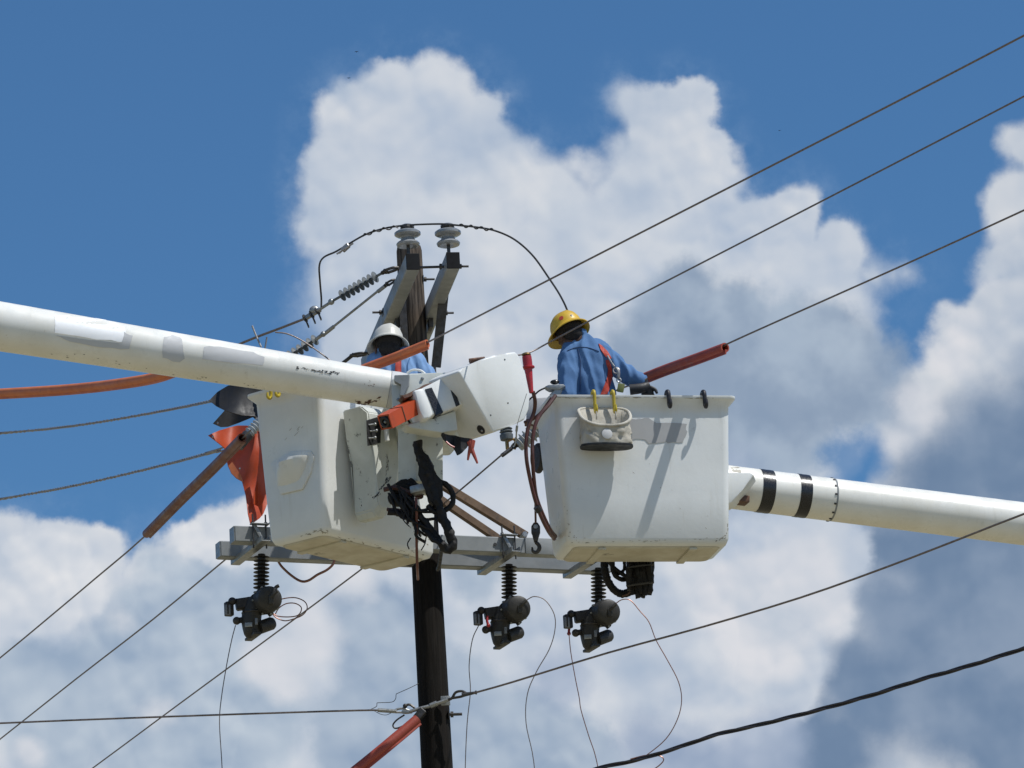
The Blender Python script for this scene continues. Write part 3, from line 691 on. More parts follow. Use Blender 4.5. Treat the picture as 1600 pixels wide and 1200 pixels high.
# switch prototype modelled at the middle position
YS = 31.15
def S(px, py, dy=0): return A(px, py, YS+dy)
def make_switch():
    t = thing('line_switch', 'middle grey pole-top switch hanging on a black ribbed insulator', 'switch', S(796, 886), 'switches hanging from the lower crossarms')
    shed_string(t, S(795.5, 882), S(795.5, 938), 9, .054, .025, 'black_polymer', .03, .03)
    bm = NB(); p = S(811, 950, -.14); q = S(795, 957, .10); a = q-p
    lathe(bm, p, a, [(-.012, .030), (-.006, .072), (.0, .080), (.02, .086), (.10, .088), (.11, .092), (.12, .092), (.13, .088), (a.length, .080), (a.length+.01, .06)], 28)
    part(t, 'tank', bm, M['switch_grey'])
    x_, y_, a_ = frame(a)
    for k in range(10):
        n_ = x_*math.cos(k*.628)+y_*math.sin(k*.628); b2 = NB(); lathe(b2, p+a_*.100+n_*.094, a_, [(0, .007), (.03, .007)], 6); part(t, 'flange_bolt', b2, M['galv'])
    bm = NB(); box(bm, S(778, 990, -.075), (1, 0, 0), (0, 1, 0), UP, .05, .006, .03, .002); part(t, 'name_plate', bm, M['galv'])
    bm = NB(); ring(bm, S(783, 972), UP, .068, .007, 22); part(t, 'housing_band', bm, M['dark_steel'])
    bm = NB(); tube(bm, [S(812, 949, -.155), S(816, 944, -.17), S(822, 938.5, -.17)], .012, 8, n=3); box(bm, S(813, 952, -.155), (1, 0, 0), (0, 1, 0), UP, .03, .02, .06, .004); part(t, 'terminal', bm, M['switch_grey'])
    bm = NB(); tube(bm, [S(785, 950), S(783, 965), S(781, 985), S(783, 1003), S(785, 1010)], [.05, .066, .066, .056, .03], 18, n=4)
    tube(bm, [S(779, 950), S(792, 960)], .04, 12, n=1); part(t, 'interrupter_housing', bm, M['switch_grey'], 50)
    bm = NB(); lathe(bm, S(814, 987, .05), S(790, 996, -.02)-S(814, 987, .05), [(-.01, .02), (0, .036), (.015, .044), (.12, .044)], 18)
    tube(bm, [S(806, 968, 0), S(812, 975, 0)], .02, 10, n=1); part(t, 'side_canister', bm, M['switch_grey'])
    bm = NB(); bar(bm, S(757, 960, -.02), S(784, 956, 0), .07, .075, bev=.01); part(t, 'drive_arm', bm, M['black_polymer'])
    bm = NB(); box(bm, S(747, 966, -.03), norm((1, .5, 0)), norm((.5, -1, 0)), UP, .055, .05, .095, .008); part(t, 'relay_box', bm, M['black_polymer'])
    bm = NB(); box(bm, S(745.5, 967, -.058), norm((1, .35, 0)), norm((.35, -1, 0)), UP, .038, .004, .072, .004); part(t, 'indicator_window', bm, M['switch_pale'])
    bm = NB(); ball(bm, S(752, 954, -.04), .028, (1, 1, .95), seg=12); tube(bm, [S(757, 951, -.03), S(768, 952, -.02)], .006, 6, n=1); part(t, 'knob', bm, M['black_polymer'])
    bm = NB(); ball(bm, S(759, 984, -.02), .027, seg=14); tube(bm, [S(759, 984, -.02), S(772, 982)], .02, 10, n=1); part(t, 'counterweight', bm, M['switch_grey'])
    bm = NB(); c = S(784, 1008, 0); box(bm, c, norm(nA), norm(dA), UP, .20, .05, .018, .003); box(bm, c+UP*.02-nA*.0, nA, dA, UP, .12, .04, .04, .006); part(t, 'foot_plate', bm, M['switch_grey'])
    bm = NB(); box(bm, S(790, 985, -.09), (1, 0, 0), (0, 1, 0), UP, .018, .012, .045, .003); part(t, 'latch', bm, M['switch_pale'])
    return t
sw = make_switch()
d1 = S(796-389, 886-13)-S(796, 886); 
def arm_delta(px): return on_front(px, 0, 0)-on_front(795, 0, 0)
c1 = copy_tree(sw, arm_delta(407), None, 'left grey switch below the left bucket, a coiled wire loop at its right')
c3 = copy_tree(sw, arm_delta(935), None, 'right grey switch hanging below the right bucket')
def redtag(pts, lab, m='red_plastic'):
    bm = NB(); tube(bm, pts, .010, 6, n=3); ball(bm, pts[-1], .014, seg=8); solo('pull_tag', lab, 'tag', bm, M[m], pts[0], 'red pull tags on the switches')
redtag([S(762, 963, -.09), S(761, 970, -.1), S(763, 977, -.1)], 'small red tag on the middle switch')
redtag([A(890, 978, 31.5), A(889, 985, 31.5), A(889, 990, 31.5)], 'small red loop tag under the right switch')
# hook handle on the left unit
bm = NB(); tube(bm, [A(421, 940, 30.75), A(427, 926, 30.72), A(431, 918, 30.72), A(436, 915, 30.72)], [.014, .013, .013, .012], 8, n=3); solo('lifting_hook', 'curved hook sticking up from the left switch tank', 'hook', bm, M['switch_grey'], A(424, 935, 30.75))
def lead(lab, pts, Y, m='copper', r=.0036): wire(lab, [A(x, y, Y) for x, y in pts], r, m, 'lead_wire', 'lead wire', 'thin leads hanging from the switches', 5)
lead('thin lead hanging from the left switch to the bottom edge', ((368, 977), (362, 1000), (354, 1040), (346, 1090), (343, 1130), (347, 1200), (350, 1300)), 30.9, 'wire')
lead('nearly straight lead dropping from the left side of the middle switch', ((748, 977), (738, 1000), (733, 1040), (735, 1080), (730, 1130), (727, 1200), (726, 1300)), 31.1, 'wire')
lead('lead looping right from the middle switch down to the bottom edge', ((822, 938), (835, 932), (852, 938), (866, 960), (867, 985), (858, 1015), (838, 1050), (824, 1085), (822, 1130), (834, 1190), (842, 1290)), 31.0, 'wire')
lead('copper lead dropping from the left side of the right switch', ((889, 990), (892, 1020), (899, 1060), (905, 1090), (908, 1110), (920, 1150), (930, 1180), (936, 1215), (940, 1290)), 31.3)
lead('copper lead looping widely right from the tank of the right switch', ((962, 943), (972, 937), (985, 938), (1000, 955), (1014, 972), (1025, 1000), (1042, 1030), (1060, 1065), (1065, 1095), (1058, 1125), (1040, 1155), (1010, 1180), (995, 1187), (980, 1190)), 31.2)
lead('short thin curl of wire beside the cable bundle at the bottom', ((985, 1186), (1010, 1180), (1030, 1181), (1037, 1187), (1030, 1196), (1015, 1206)), 26.9)
lead('coiled loop of thin wire right of the left switch', ((428, 955), (432, 940), (445, 935), (462, 934), (476, 940), (480, 950), (474, 960), (462, 966), (445, 970), (430, 964), (424, 955), (432, 962), (450, 964), (466, 961), (471, 950), (462, 943), (448, 943), (436, 950), (430, 960)), 30.7, 'copper', .004)
wire('pinkish cable sagging under the lower crossarm left of the pole', [A(x, y, 30.9) for x, y in ((432, 872), (440, 885), (455, 899), (470, 908), (482, 907), (496, 898), (510, 891), (520, 882), (524, 870))], .009, 'copper', 'sagging_cable', 'cable', None, 6)
# ------------------------------------------------------------------ buckets
def rrect(c, ax, ay, lx, ly, r, z, n=5):
    r = min(r, lx/2-.001, ly/2-.001); out = []
    for sx, sy, a0 in ((1, 1, 0), (-1, 1, 90), (-1, -1, 180), (1, -1, 270)):
        for i in range(n+1):
            a = R(a0+90*i/n)
            out.append(Vector(c)+ax*(sx*(lx/2-r)+math.cos(a)*r)+ay*(sy*(ly/2-r)+math.sin(a)*r)+UP*z)
    return out
def loft(bm, loops, cap0=True, cap1=False):
    rs = [[bm.verts.new(p) for p in l] for l in loops]
    n = len(rs[0])
    for a, b in zip(rs, rs[1:]):
        for j in range(n): bm.faces.new((a[j], a[(j+1) % n], b[(j+1) % n], b[j]))
    if cap0: bm.faces.new(rs[0][::-1])
    if cap1: bm.faces.new(rs[-1])
class Bucket:
    def __init__(s, name, lab, c, ang, LB=1.10, WB=.47, LT=1.18, WT_=.57, HT=1.0):
        s.c = Vector(c); s.ax = Vector((math.cos(ang), math.sin(ang), 0)); s.ay = Vector((-math.sin(ang), math.cos(ang), 0))
        s.LB, s.WB, s.LT, s.WT, s.HT = LB, WB, LT, WT_, HT
        s.t = thing(name, lab, 'bucket', s.c, 'lineman buckets')
        bm = NB()
        L = lambda f: LB+(LT-LB)*f
        Wd = lambda f: WB+(WT_-WB)*f
        lo = [rrect(s.c, s.ax, s.ay, LB-.10, WB-.10, .05, 0), rrect(s.c, s.ax, s.ay, LB-.03, WB-.03, .05, .012), rrect(s.c, s.ax, s.ay, LB, WB, .05, .045)]
        for f in (.3, .6, .88, .94): lo.append(rrect(s.c, s.ax, s.ay, L(f), Wd(f), .05, HT*f))
        lo += [rrect(s.c, s.ax, s.ay, L(1)+.060, Wd(1)+.060, .045, HT-.022), rrect(s.c, s.ax, s.ay, L(1)+.070, Wd(1)+.070, .045, HT-.016), rrect(s.c, s.ax, s.ay, L(1)+.070, Wd(1)+.070, .045, HT),
               rrect(s.c, s.ax, s.ay, L(1)+.02, Wd(1)+.02, .04, HT+.006), rrect(s.c, s.ax, s.ay, L(.95)-.02, Wd(.95)-.02, .04, HT*.95), rrect(s.c, s.ax, s.ay, LB-.04, WB-.04, .04, .04)]
        loft(bm, lo, False, True); part(s.t, 'shell', bm, M['fibreglass'], 50)
        bm = NB()
        b = [rrect(s.c, s.ax, s.ay, LB-.102, WB-.102, .05, -.001), rrect(s.c, s.ax, s.ay, LB-.12, WB-.12, .05, -.010)]
        loft(bm, b, True, True)
        for k in (-.28, .28): box(bm, s.c+s.ax*k*LB-UP*.014, s.ax, s.ay, UP, .05, WB*.8, .016, .004)
        part(s.t, 'base_plate', bm, M['bucket_floor'])
    def face(s, u, v, out=0, side=-1):      # long side facing -ay; u along ax from centre (m), v height
        f = v/s.HT; w = s.WB+(s.WT-s.WB)*f
        return s.c+s.ax*u+s.ay*side*(w/2+out)+UP*v
    def rim(s, px, side=-1):                # point on the outer lip above pixel column px
        lo, hi = -.7, .7
        for _ in range(40):
            m = (lo+hi)/2; p = s.c+s.ax*m+s.ay*side*(s.WT/2+.035)+UP*s.HT
            if proj(p)[0] < px: lo = m
            else: hi = m
        return s.c+s.ax*m+s.ay*side*(s.WT/2+.035)+UP*s.HT
cR_ = A(1002, 865, 29.62)
BR = Bucket('utility_bucket', 'right white fibreglass bucket, a canvas bag hanging on its front', cR_, R(12.5), 1.07, .47, 1.165, .57, .97)
cL_ = A(552, 864, 29.35)
BL = Bucket('utility_bucket', 'left white fibreglass bucket in front of the pole, its near corner towards the viewer', cL_, R(52))
# left bucket: step moulded in the left end face
def endface(b, u, v, out=0):       # end facing -ax
    f = v/b.HT; l = b.LB+(b.LT-b.LB)*f
    return b.c-b.ax*(l/2+out)+b.ay*u+UP*v
# trace from the picture onto the end face plane
n_end = -BL.ax; p_end = endface(BL, 0, .45)
stp = [(425, 725), (455, 706), (488, 705), (493, 714), (488, 738), (474, 765), (440, 773)]
bm = NB(); prism(bm, [PL(x, y, p_end+n_end*-.004, n_end) for x, y in stp], n_end*.016, .005)
part(BL.t, 'step_panel', bm, M['fibreglass'])
bm = NB(); loops = []
for t_, cx_, cy_, hw, ou in ((0, 461, 718, .112, .010), (.02, 461, 718, .122, .085), (.12, 460, 723, .124, .092), (.45, 457, 737, .116, .070), (.85, 452, 753, .098, .028), (1, 450, 758, .080, .006)):
    c_ = PL(cx_, cy_, p_end+n_end*.004, n_end); loops.append([c_+BL.ay*hw*math.cos(k*math.pi/16)+n_end*ou*math.sin(k*math.pi/16)**.8 for k in range(17)]+[c_-n_end*.01])
loft(bm, loops, True, True)
part(BL.t, 'foot_step', bm, M['fibreglass'])
# ------------------------------------------------------------------ booms
def boom(name, lab, pts, rads, mats, extra=None):
    t = thing(name, lab, 'boom', pts[0], 'truck booms carrying the buckets')
    bm = NB(); tube(bm, pts, rads, 40, True, 1); part(t, 'arm_tube', bm, M['boom_paint'], 40); return t
LB0, LB1 = A(607, 608.5, 28.52), A(0, 510, 28.2)
dB = (LB1-LB0).normalized(); rB0, rB1 = .118, .1545
endB = LB0+dB*(LB1-LB0).length*2.2
bl = boom('truck_boom', 'left white tubular boom reaching in from the left edge to the jib', [LB0, LB0+dB*.1, LB1, endB], [rB0, rB0+.001, rB1, .17], None)
LENB = (LB1-LB0).length
def on_cyl(px, py, p0, d, r0, r1, L, out=.002):
    """point of the ray on the cylinder's near surface (numerically)"""
    q = ray(px, py); lo = None
    # closest approach
    w0 = CAMPOS-p0; a = q.dot(q); b = q.dot(d); dd = q.dot(w0); e = d.dot(w0)
    den = a-b*b; s = (b*e-dd)/den; tt = (e*a-b*dd)/den*-1 if False else (a*e-b*dd)/den
    P = CAMPOS+q*s; C = p0+d*tt; r = r0+(r1-r0)*tt/L+out
    off = P-C; h = off.length
    if h >= r*.97: return C+off.normalized()*r
    back = -(q-d*q.dot(d)).normalized()
    return P+back*math.sqrt(r*r-h*h)
def boom_patch(parent, name, poly, m, geo, cell=8, label=None, out=.0012):
    bm = NB(); sheet(bm, poly, lambda x, y: on_cyl(x, y, *geo, out=out), cell, .0004); part(parent, name, bm, M[m], label=label)
gl = (LB0, dB, rB0, rB1, LENB)
def jit(poly, a=1.2, n=3, seed=1):
    random.seed(seed); out = []
    for i, p in enumerate(poly):
        q = poly[(i+1) % len(poly)]
        for k in range(n):
            f = k/n; out.append((p[0]+(q[0]-p[0])*f+random.uniform(-a, a), p[1]+(q[1]-p[1])*f+random.uniform(-a, a)))
    return out
boom_patch(bl, 'added_patch', jit([(86, 492), (130, 497), (165, 499), (195, 512), (197, 534), (150, 531), (86, 519)], 1.5, 4, 3), 'patch_white', gl, label='bright white added patch')  # boom patches are added over masked lettering, no real repaint there
boom_patch(bl, 'added_patch', jit([(88, 525), (140, 531), (191, 537), (194, 519), (207, 525), (202, 546), (160, 543), (110, 534)], 1.0, 3, 4), 'plain_grey', gl, label='grey added patch', out=.0020)
boom_patch(bl, 'added_patch', jit([(256, 526), (270, 523), (284, 530), (289, 560), (280, 567), (253, 558)], 1.2, 3, 5), 'plain_grey', gl, label='grey added patch')
boom_patch(bl, 'added_patch', jit([(318, 541), (345, 541), (395, 550), (412, 558), (411, 570), (365, 568), (316, 560)], 1.2, 3, 6), 'plain_grey', gl, label='grey added patch')
def flecks(parent, path, fn, m, seed, n=26, sp=2.2, size=(1.0, 4.0), hgt=1.2, out=.001):
    random.seed(seed); bm = NB()
    for k in range(n):
        f = random.random()*(len(path)-1); i = min(int(f), len(path)-2); f -= i
        x = path[i][0]*(1-f)+path[i+1][0]*f+random.gauss(0, sp*.6); y = path[i][1]*(1-f)+path[i+1][1]*f+random.gauss(0, sp*.5)
        dx, dy = path[i+1][0]-path[i][0], path[i+1][1]-path[i][1]; L = math.hypot(dx, dy); dx, dy = dx/L, dy/L
        a, b = random.uniform(*size), random.uniform(.3, hgt); m_ = random.randint(6, 8); q = []
        for j in range(m_):
            t = 2*math.pi*j/m_; r = random.uniform(.6, 1.1); u, v = a*r*math.cos(t), b*r*math.sin(t)
            q.append(bm.verts.new(fn(x+dx*u-dy*v, y+dy*u+dx*v, out+random.uniform(0, .0008))))
        bm.faces.new(q)
    part(parent, 'scuff', bm, M[m], flat=True)
on_b = lambda x, y, o: on_cyl(x, y, *gl, out=o)
flecks(bl, [(462, 575), (480, 577), (497, 580)], on_b, 'tape', 11, 22, 2.0, (1, 3.5), 1.0)
flecks(bl, [(497, 580), (512, 583), (527, 584)], on_b, 'tape', 12, 30, 3.2, (1, 3.5), 1.4)
flecks(bl, [(337, 528), (344, 530)], on_b, 'dark_steel', 13, 6, 1, (.8, 2), .8)
flecks(bl, [(556, 630), (574, 629), (590, 622)], on_b, 'rust', 14, 30, 4.0, (1, 5), 1.6)
flecks(bl, [(60, 545), (180, 566), (300, 588), (420, 610)], on_b, 'dark_steel', 15, 24, 5.0, (.8, 3), .5)
flecks(bl, [(560, 596), (592, 606)], on_b, 'rust', 16, 8, 5, (.6, 2), .7)
# right boom
RB0, RB1 = A(1132, 760, 30.05), A(1600, 818.5, 30.6)
dR_ = (RB1-RB0).normalized(); LR = (RB1-RB0).length
RB0 = RB0-dR_*.18; LR += .18
br = boom('truck_boom', 'right white tubular boom leaving to the right edge from behind the right bucket', [RB0, RB0+dR_*.1, RB1, RB0+dR_*LR*2.4], [.140, .141, .143, .150], None)
gr = (RB0, dR_, .140, .143, LR)
def boom_band(px, w, m, name, r=.1435, seg=44, lab=None):
    t0 = solve_t(RB0, dR_, px, 0, 5)
    bm = NB(); lathe(bm, RB0+dR_*(t0-w/2), dR_, [(0, .139), (.0, r), (w*.3, r+.0012), (w*.5, r), (w*.75, r+.001), (w, r), (w, .139)], seg, False); part(br, name, bm, M[m], label=lab)
boom_band(1193, .088, 'tape', 'tape_band'); boom_band(1251, .080, 'tape', 'tape_band')
boom_band(1299, .012, 'grey_arm', 'seam_ring', .1425)
t0 = solve_t(RB0, dR_, 1299, 0, 5); x, y, _ = frame(dR_)
for k in range(14):
    a = 2*math.pi*k/14; n_ = x*math.cos(a)+y*math.sin(a)
    bm = NB(); box(bm, RB0+dR_*(t0-.012)+n_*.1435, dR_, dR_.cross(n_), n_, .016, .012, .006, .001); part(br, 'rivet', bm, M['dark_steel'])
boom_patch(br, 'sticker', [(1138, 725), (1153, 728), (1152, 738), (1138, 736)], 'canvas', gr, 5, label='torn scribbled sticker')
boom_patch(br, 'sticker', [(1593, 798), (1612, 801), (1612, 823), (1592, 819)], 'wood', gr, 5, label='reddish square sticker')
# gusset plate and bracket behind the bucket
t = thing('boom_bracket', 'white wedge-shaped bracket joining the right boom to its bucket', 'bracket', A(1150, 760, 29.8))
bm = NB(); prism(bm, [A(x, y, 29.74) for x, y in ((1128, 738), (1172, 738.5), (1178, 742), (1160, 766), (1144, 784), (1128, 792))], Vector((.02, .16, 0)), .006); part(t, 'gusset', bm, M['fibreglass'])
bm = NB(); box(bm, A(1154, 781, 29.92), norm(dR_), norm((-.3, 1, 0)), norm((.1, 0, 1)), .12, .10, .045, .004); part(t, 'latch_box', bm, M['rust'])
# ------------------------------------------------------------------ left boom tip, controls and jib
tip = thing('boom_tip', 'grey-white cast knuckle on the end of the left boom, above the left bucket', 'boom tip', LB0)
bm = NB(); lathe(bm, LB0-dB*.0, -dB, [(0, .112), (.004, .119), (.05, .121), (.10, .118), (.11, .10), (.20, .085)], 32); part(tip, 'end_collar', bm, M['plain_grey'], 50)
bm = NB(); prism(bm, [A(x, y, 28.36) for x, y in ((611, 592), (640, 583), (700, 582), (745, 577), (720, 630), (690, 668), (650, 664), (612, 641))], Vector((.03, .22, .0)), .012, 2); part(tip, 'casting', bm, M['cover'])
bm = NB(); prism(bm, [A(x, y, 28.585) for x, y in ((653, 590), (700, 586), (740, 582), (718, 630), (690, 662), (616, 663))], Vector((.03, .78, .0)), .012, 2); part(tip, 'rear_shade_block', bm, M['cover'])  # added mass behind the casting, shaped to shade the upright box and cover
bm = NB(); prism(bm, [A(x, y, 28.78) for x, y in ((603, 630), (626, 588), (652, 588), (652, 658), (590, 654))], Vector((.02, .55, .0)), .012, 2); part(tip, 'cover_shade_block', bm, M['cover'])  # added block, placed to throw shade on the control cover
bm = NB(); prism(bm, [A(x, y, 28.30) for x, y in ((616, 586), (640, 585), (639, 600), (632, 618), (624, 618), (628, 600), (616, 596))], Vector((0, .05, 0)), .004, 1); part(tip, 'clamp_strap', bm, M['grey_arm'])
bm = NB(); tube(bm, [A(636, 583, 28.44), A(645, 578, 28.44), A(657, 579, 28.44), A(664, 584, 28.44)], .008, 8, n=5); part(tip, 'handle', bm, M['fibreglass'])
for x, y in ((660, 592), (672, 640), (622, 625), (640, 652), (700, 598)):
    bm = NB(); lathe(bm, A(x, y, 28.365), Vector((0, -1, 0)), [(0, .011), (.010, .011), (.012, .006)], 6); part(tip, 'bolt_head', bm, M['galv'])
bm = NB(); tube(bm, [A(616, 636, 28.34), A(630, 646, 28.30), A(640, 660, 28.34), A(650, 676, 28.45)], .008, 8, n=5); part(tip, 'hose_line', bm, M['greasy_black'])
# upright mount carrying controls
mt = thing('bucket_mount', 'white upright box with bare sides between the left bucket and the jib, hoses spilling below', 'bucket mount', A(650, 700, 28.8))
c1m = A(651, 700, 28.50)
bm = NB(); fl_ = Vector((-1, .55, 0)).normalized(); fr_ = Vector((.80, .60, 0)).normalized()
def post(cx, cy0, cy1, wl, wr, Yc):
    p0 = A(cx, cy0, Yc); p1 = A(cx, cy1, Yc)
    quad = [p0, p0+fr_*wr, p0+fr_*wr+fl_*wl, p0+fl_*wl]
    return quad, Vector((p1.x-p0.x, 0, p1.z-p0.z))
q, e = post(651, 640, 752, .145, .21, 28.62); prism(bm, q, e, .014, 3); part(mt, 'upright_box', bm, M['cover'])
bm = NB(); q, e = post(662, 748, 772, .04, .11, 28.70); prism(bm, q, e, .01, 2); part(mt, 'lower_lug', bm, M['cover'])
# control cover on the left
nf = -BL.ay; pf = BL.face(0, .6, .18)
cc = thing('control_cover', 'scuffed white moulded control cover hanging on the front of the left bucket', 'cover', PL(580, 720, pf, nf))
bm = NB()
cv = [(563, 634), (600, 640), (614, 646), (614, 668), (619, 728), (611, 790), (600, 810), (588, 809), (582, 797), (577, 716), (568, 680)]
P0 = [PL(x, y, pf+nf*.0, nf) for x, y in cv]; cen = sum(P0, Vector())/len(P0)
inner = [cen+(p-cen)*.86+nf*.04 for p in P0]
loft(bm, [[p-nf*.15 for p in P0], P0, inner], True, True)
bmesh.ops.bevel(bm, geom=bm.edges[:], offset=.008, segments=2, affect='EDGES')
part(cc, 'shell', bm, M['cover'])
pw = pf+nf*.041
bm = NB(); prism(bm, [PL(x, y, pw, nf) for x, y in ((572, 657), (588, 652), (595, 654), (594, 692), (574, 697))], nf*.004, .001, 1); part(cc, 'lever_slot_dark', bm, M['black_rubber'])  # raised black slab paints the dark inside of the opening
for k, (x, y) in enumerate(((585, 663), (587, 673), (585, 684))):
    bm = NB(); tube(bm, [PL(x-9, y+1, pw+nf*.004, nf), PL(x, y, pw+nf*.03, nf)], .006, 8, n=1); ball(bm, PL(x+1, y, pw+nf*.033, nf), .011, seg=8); part(cc, 'lever', bm, M['galv'])
bm = NB(); tube(bm, [PL(602, 652, pw+nf*.05, nf), PL(605, 689, pw+nf*.05, nf)], .017, 12, n=1); part(cc, 'grip_bar', bm, M['fibreglass'])
on_c = lambda x, y, o: PL(x, y, pw+nf*o, nf)
flecks(cc, [(609, 745), (600, 758), (590, 772), (584, 779)], on_c, 'tape', 21, 34, 2.2, (1.2, 4), 1.0)
flecks(cc, [(604, 700), (606, 728), (603, 742)], on_c, 'dark_steel', 22, 20, 2.2, (.8, 3), .6)
flecks(cc, [(562, 775), (566, 800)], on_c, 'dark_steel', 23, 10, 2.5, (.6, 2), .6)
# jib head
e3 = Vector((-.20, .235, .01)); nj = -e3.normalized(); pj = A(771, 676, 28.25)
jb = thing('jib_head', 'white fibreglass jib head with a round hole, tilted above the left bucket', 'jib', pj)
def J(x, y, o=0): return PL(x, y, pj+nj*o, nj)
face_ = [(716, 580), (724, 575), (744, 566), (760, 560), (773, 554), (781, 557), (792, 551), (806, 549), (812, 556), (821, 585), (829, 618), (827, 640), (820, 656), (797, 666), (771, 676)]
bm = NB(); prism(bm, [J(x, y) for x, y in face_], e3*1.0, .014, 3); part(jb, 'housing', bm, M['fibreglass'], 50)
for x, y in ((793, 630), (766, 649), (788, 562)):
    bm = NB(); lathe(bm, J(x, y, -.004), nj, [(0, .006), (.006, .005)], 10); part(jb, 'bolt_head', bm, M['dark_steel'])
# round hole on the shaded side: a flat black disc paints its dark inside, with a rim
ns = Vector((0, 0, 0)); e1 = J(716, 580)-J(771, 676); ns = e3.cross(e1).normalized()
if ns.dot(CAMPOS-pj) < 0: ns = -ns
def JS(x, y, o=0): return PL(x, y, pj+ns*o, ns)
bm = NB(); lathe(bm, JS(752, 671, -.002), ns, [(0, .031), (.005, .031), (.005, .024), (.001, .022)], 20); part(jb, 'hole_rim', bm, M['dark_steel'])
bm = NB(); lathe(bm, JS(752, 671, .001), ns, [(0, .023), (.003, .022)], 20); part(jb, 'hole', bm, M['black_rubber'])
bm = NB(); ball(bm, JS(753, 673, .006), .008, seg=8); part(jb, 'pin', bm, M['pale_wire'])
# side arm of the jib with straps
nk = Vector((.35, -.93, .10)).normalized(); pk = A(690, 620, 28.2)
def K(x, y, o=0): return PL(x, y, pk+nk*o, nk)
bm = NB(); prism(bm, [K(x, y) for x, y in ((657, 607), (700, 586), (719, 577), (735, 570), (742, 600), (733, 628), (700, 641), (670, 652))], -nk*.16, .014, 3); part(jb, 'side_arm', bm, M['fibreglass'], 50)
bm = NB(); prism(bm, [K(x, y, .012) for x, y in ((646, 610), (659, 606), (663, 609), (668, 622), (672, 630), (677, 648), (672, 653), (661, 655), (656, 640))], -nk*.17, .012, 3); part(jb, 'end_block', bm, M['fibreglass'], 50)
for q in ([(664, 608), (675, 605), (693, 644), (681, 650)], [(697, 587), (702, 586), (719, 632), (713, 635)]):
    bm = NB(); prism(bm, [K(x, y, .006) for x, y in q], -nk*.172, .003, 1); part(jb, 'strap', bm, M['tape'])
bm = NB(); prism(bm, [K(x, y, -.05) for x, y in ((633, 662), (672, 655), (712, 640), (716, 672), (690, 676), (640, 668))], -nk*.10, .01, 2); part(jb, 'underside_tray', bm, M['cover'])
bm = NB(); prism(bm, [K(x, y, -.03) for x, y in ((735, 560), (754, 557), (757, 560), (742, 567), (738, 568))], -nk*.04, .003, 1); tube(bm, [K(733, 562, -.02), K(757, 559, -.02)], .008, 6, n=1); part(jb, 'wire_holder', bm, M['rust'])
bm = NB(); prism(bm, [K(x, y, -.02) for x, y in ((627, 618), (646, 612), (662, 601), (676, 597), (672, 606), (650, 616), (632, 624))], -nk*.08, .006, 1); part(jb, 'pivot_plate', bm, M['rust'])
# orange square tube in the jib
da = Vector((.70, .70, .14)).normalized()
c0 = A(601.5, 659.5, 28.0); 
t = thing('orange_pole_end', 'bright orange hollow square tube sticking out left of the strapped jib arm', 'square tube', c0)
d3 = (A(668, 624, 28.3)-c0); a3 = d3.normalized(); x, y, _ = frame(a3, (0.12, 0, 1))
bm = NB(); L = d3.length; w = .094
for sx, sy in ((1, 0), (-1, 0), (0, 1), (0, -1)):
    box(bm, c0+a3*L/2+x*sx*(w/2-.005)+y*sy*(w/2-.005), x, y, a3, .009 if sx else w-.002, .009 if sy else w-.002, L, .0)
part(t, 'tube', bm, M['orange'])
bm = NB(); box(bm, c0+a3*.012, x, y, a3, w-.019, w-.019, .012, .002); ring(bm, c0-a3*.000, a3, .028, .010, 20); part(t, 'end_insert', bm, M['tape'])
bm = NB(); ball(bm, c0+a3*.006, .012, seg=8); part(t, 'bolt', bm, M['galv'])
bm = NB(); q = c0+a3*.14; 
box(bm, q, x, y, a3, w+.006, w+.006, .006); part(t, 'band', bm, M['rust'])
# ------------------------------------------------------------------ hoses under the mount
def blackhose(lab, pts, r, m='greasy_black', name='hydraulic_hose', n=6, rough=.0, seed=0):
    P = spline([A(*p) for p in pts], n*2)
    random.seed(seed+3); rr = r
    bm = NB(); tube(bm, P, rr, 14, True, 1)
    for v in bm.verts: v.co += Vector((noise.noise(v.co*30+Vector((seed, 0, 0))), noise.noise(v.co*30+Vector((5, seed, 0))), noise.noise(v.co*30+Vector((0, 9, seed)))))*r*rough*3
    solo(name, lab, 'hose', bm, M[m], P[0], 'hoses below the left boom tip')
YH = 28.42
blackhose('thick ragged black hose bundle falling from the white upright box', [(652, 690, YH), (656, 715, YH), (668, 735, YH), (676, 760, YH), (684, 785, YH), (692, 810, YH), (703, 835, YH), (708, 852, YH), (700, 858, YH), (690, 850, YH)], .029, rough=.14)
blackhose('thick black hose curving up to the upright box from the low bend', [(692, 852, YH+.05), (678, 835, YH+.05), (664, 815, YH+.05), (650, 800, YH+.05), (640, 788, YH+.08), (625, 775, YH+.1)], .024, rough=.12, seed=1)
blackhose('black hose loop standing out right of the upright box', [(684, 752, YH+.02), (697, 757, YH+.02), (707, 772, YH+.02), (706, 788, YH+.02), (694, 798, YH+.02), (680, 800, YH+.02), (668, 790, YH+.02)], .017, rough=.08, seed=2)
blackhose('second black hose sagging from the control cover to the low bend', [(606, 800, YH+.08), (625, 803, YH+.08), (645, 812, YH+.08), (662, 825, YH+.05), (676, 842, YH+.02), (690, 850, YH)], .018, rough=.12, seed=3)
blackhose('dark red hose lying behind the control cover', [(600, 765, YH+.12), (618, 762, YH+.1), (640, 770, YH+.1), (660, 776, YH+.12)], .015, 'hydraulic', seed=4)
blackhose('lower dark red hose below the control cover', [(605, 796, YH+.12), (625, 798, YH+.1), (648, 805, YH+.1)], .012, 'hydraulic', seed=5)
blackhose('straight dark brown hose hanging down across the left bucket to below its floor', [(650, 778, YH+.0), (651, 800, YH+.0), (651, 850, YH+.1), (652, 885, YH+.2), (653, 905, YH+.4)], .009, 'brown_hose', seed=6)
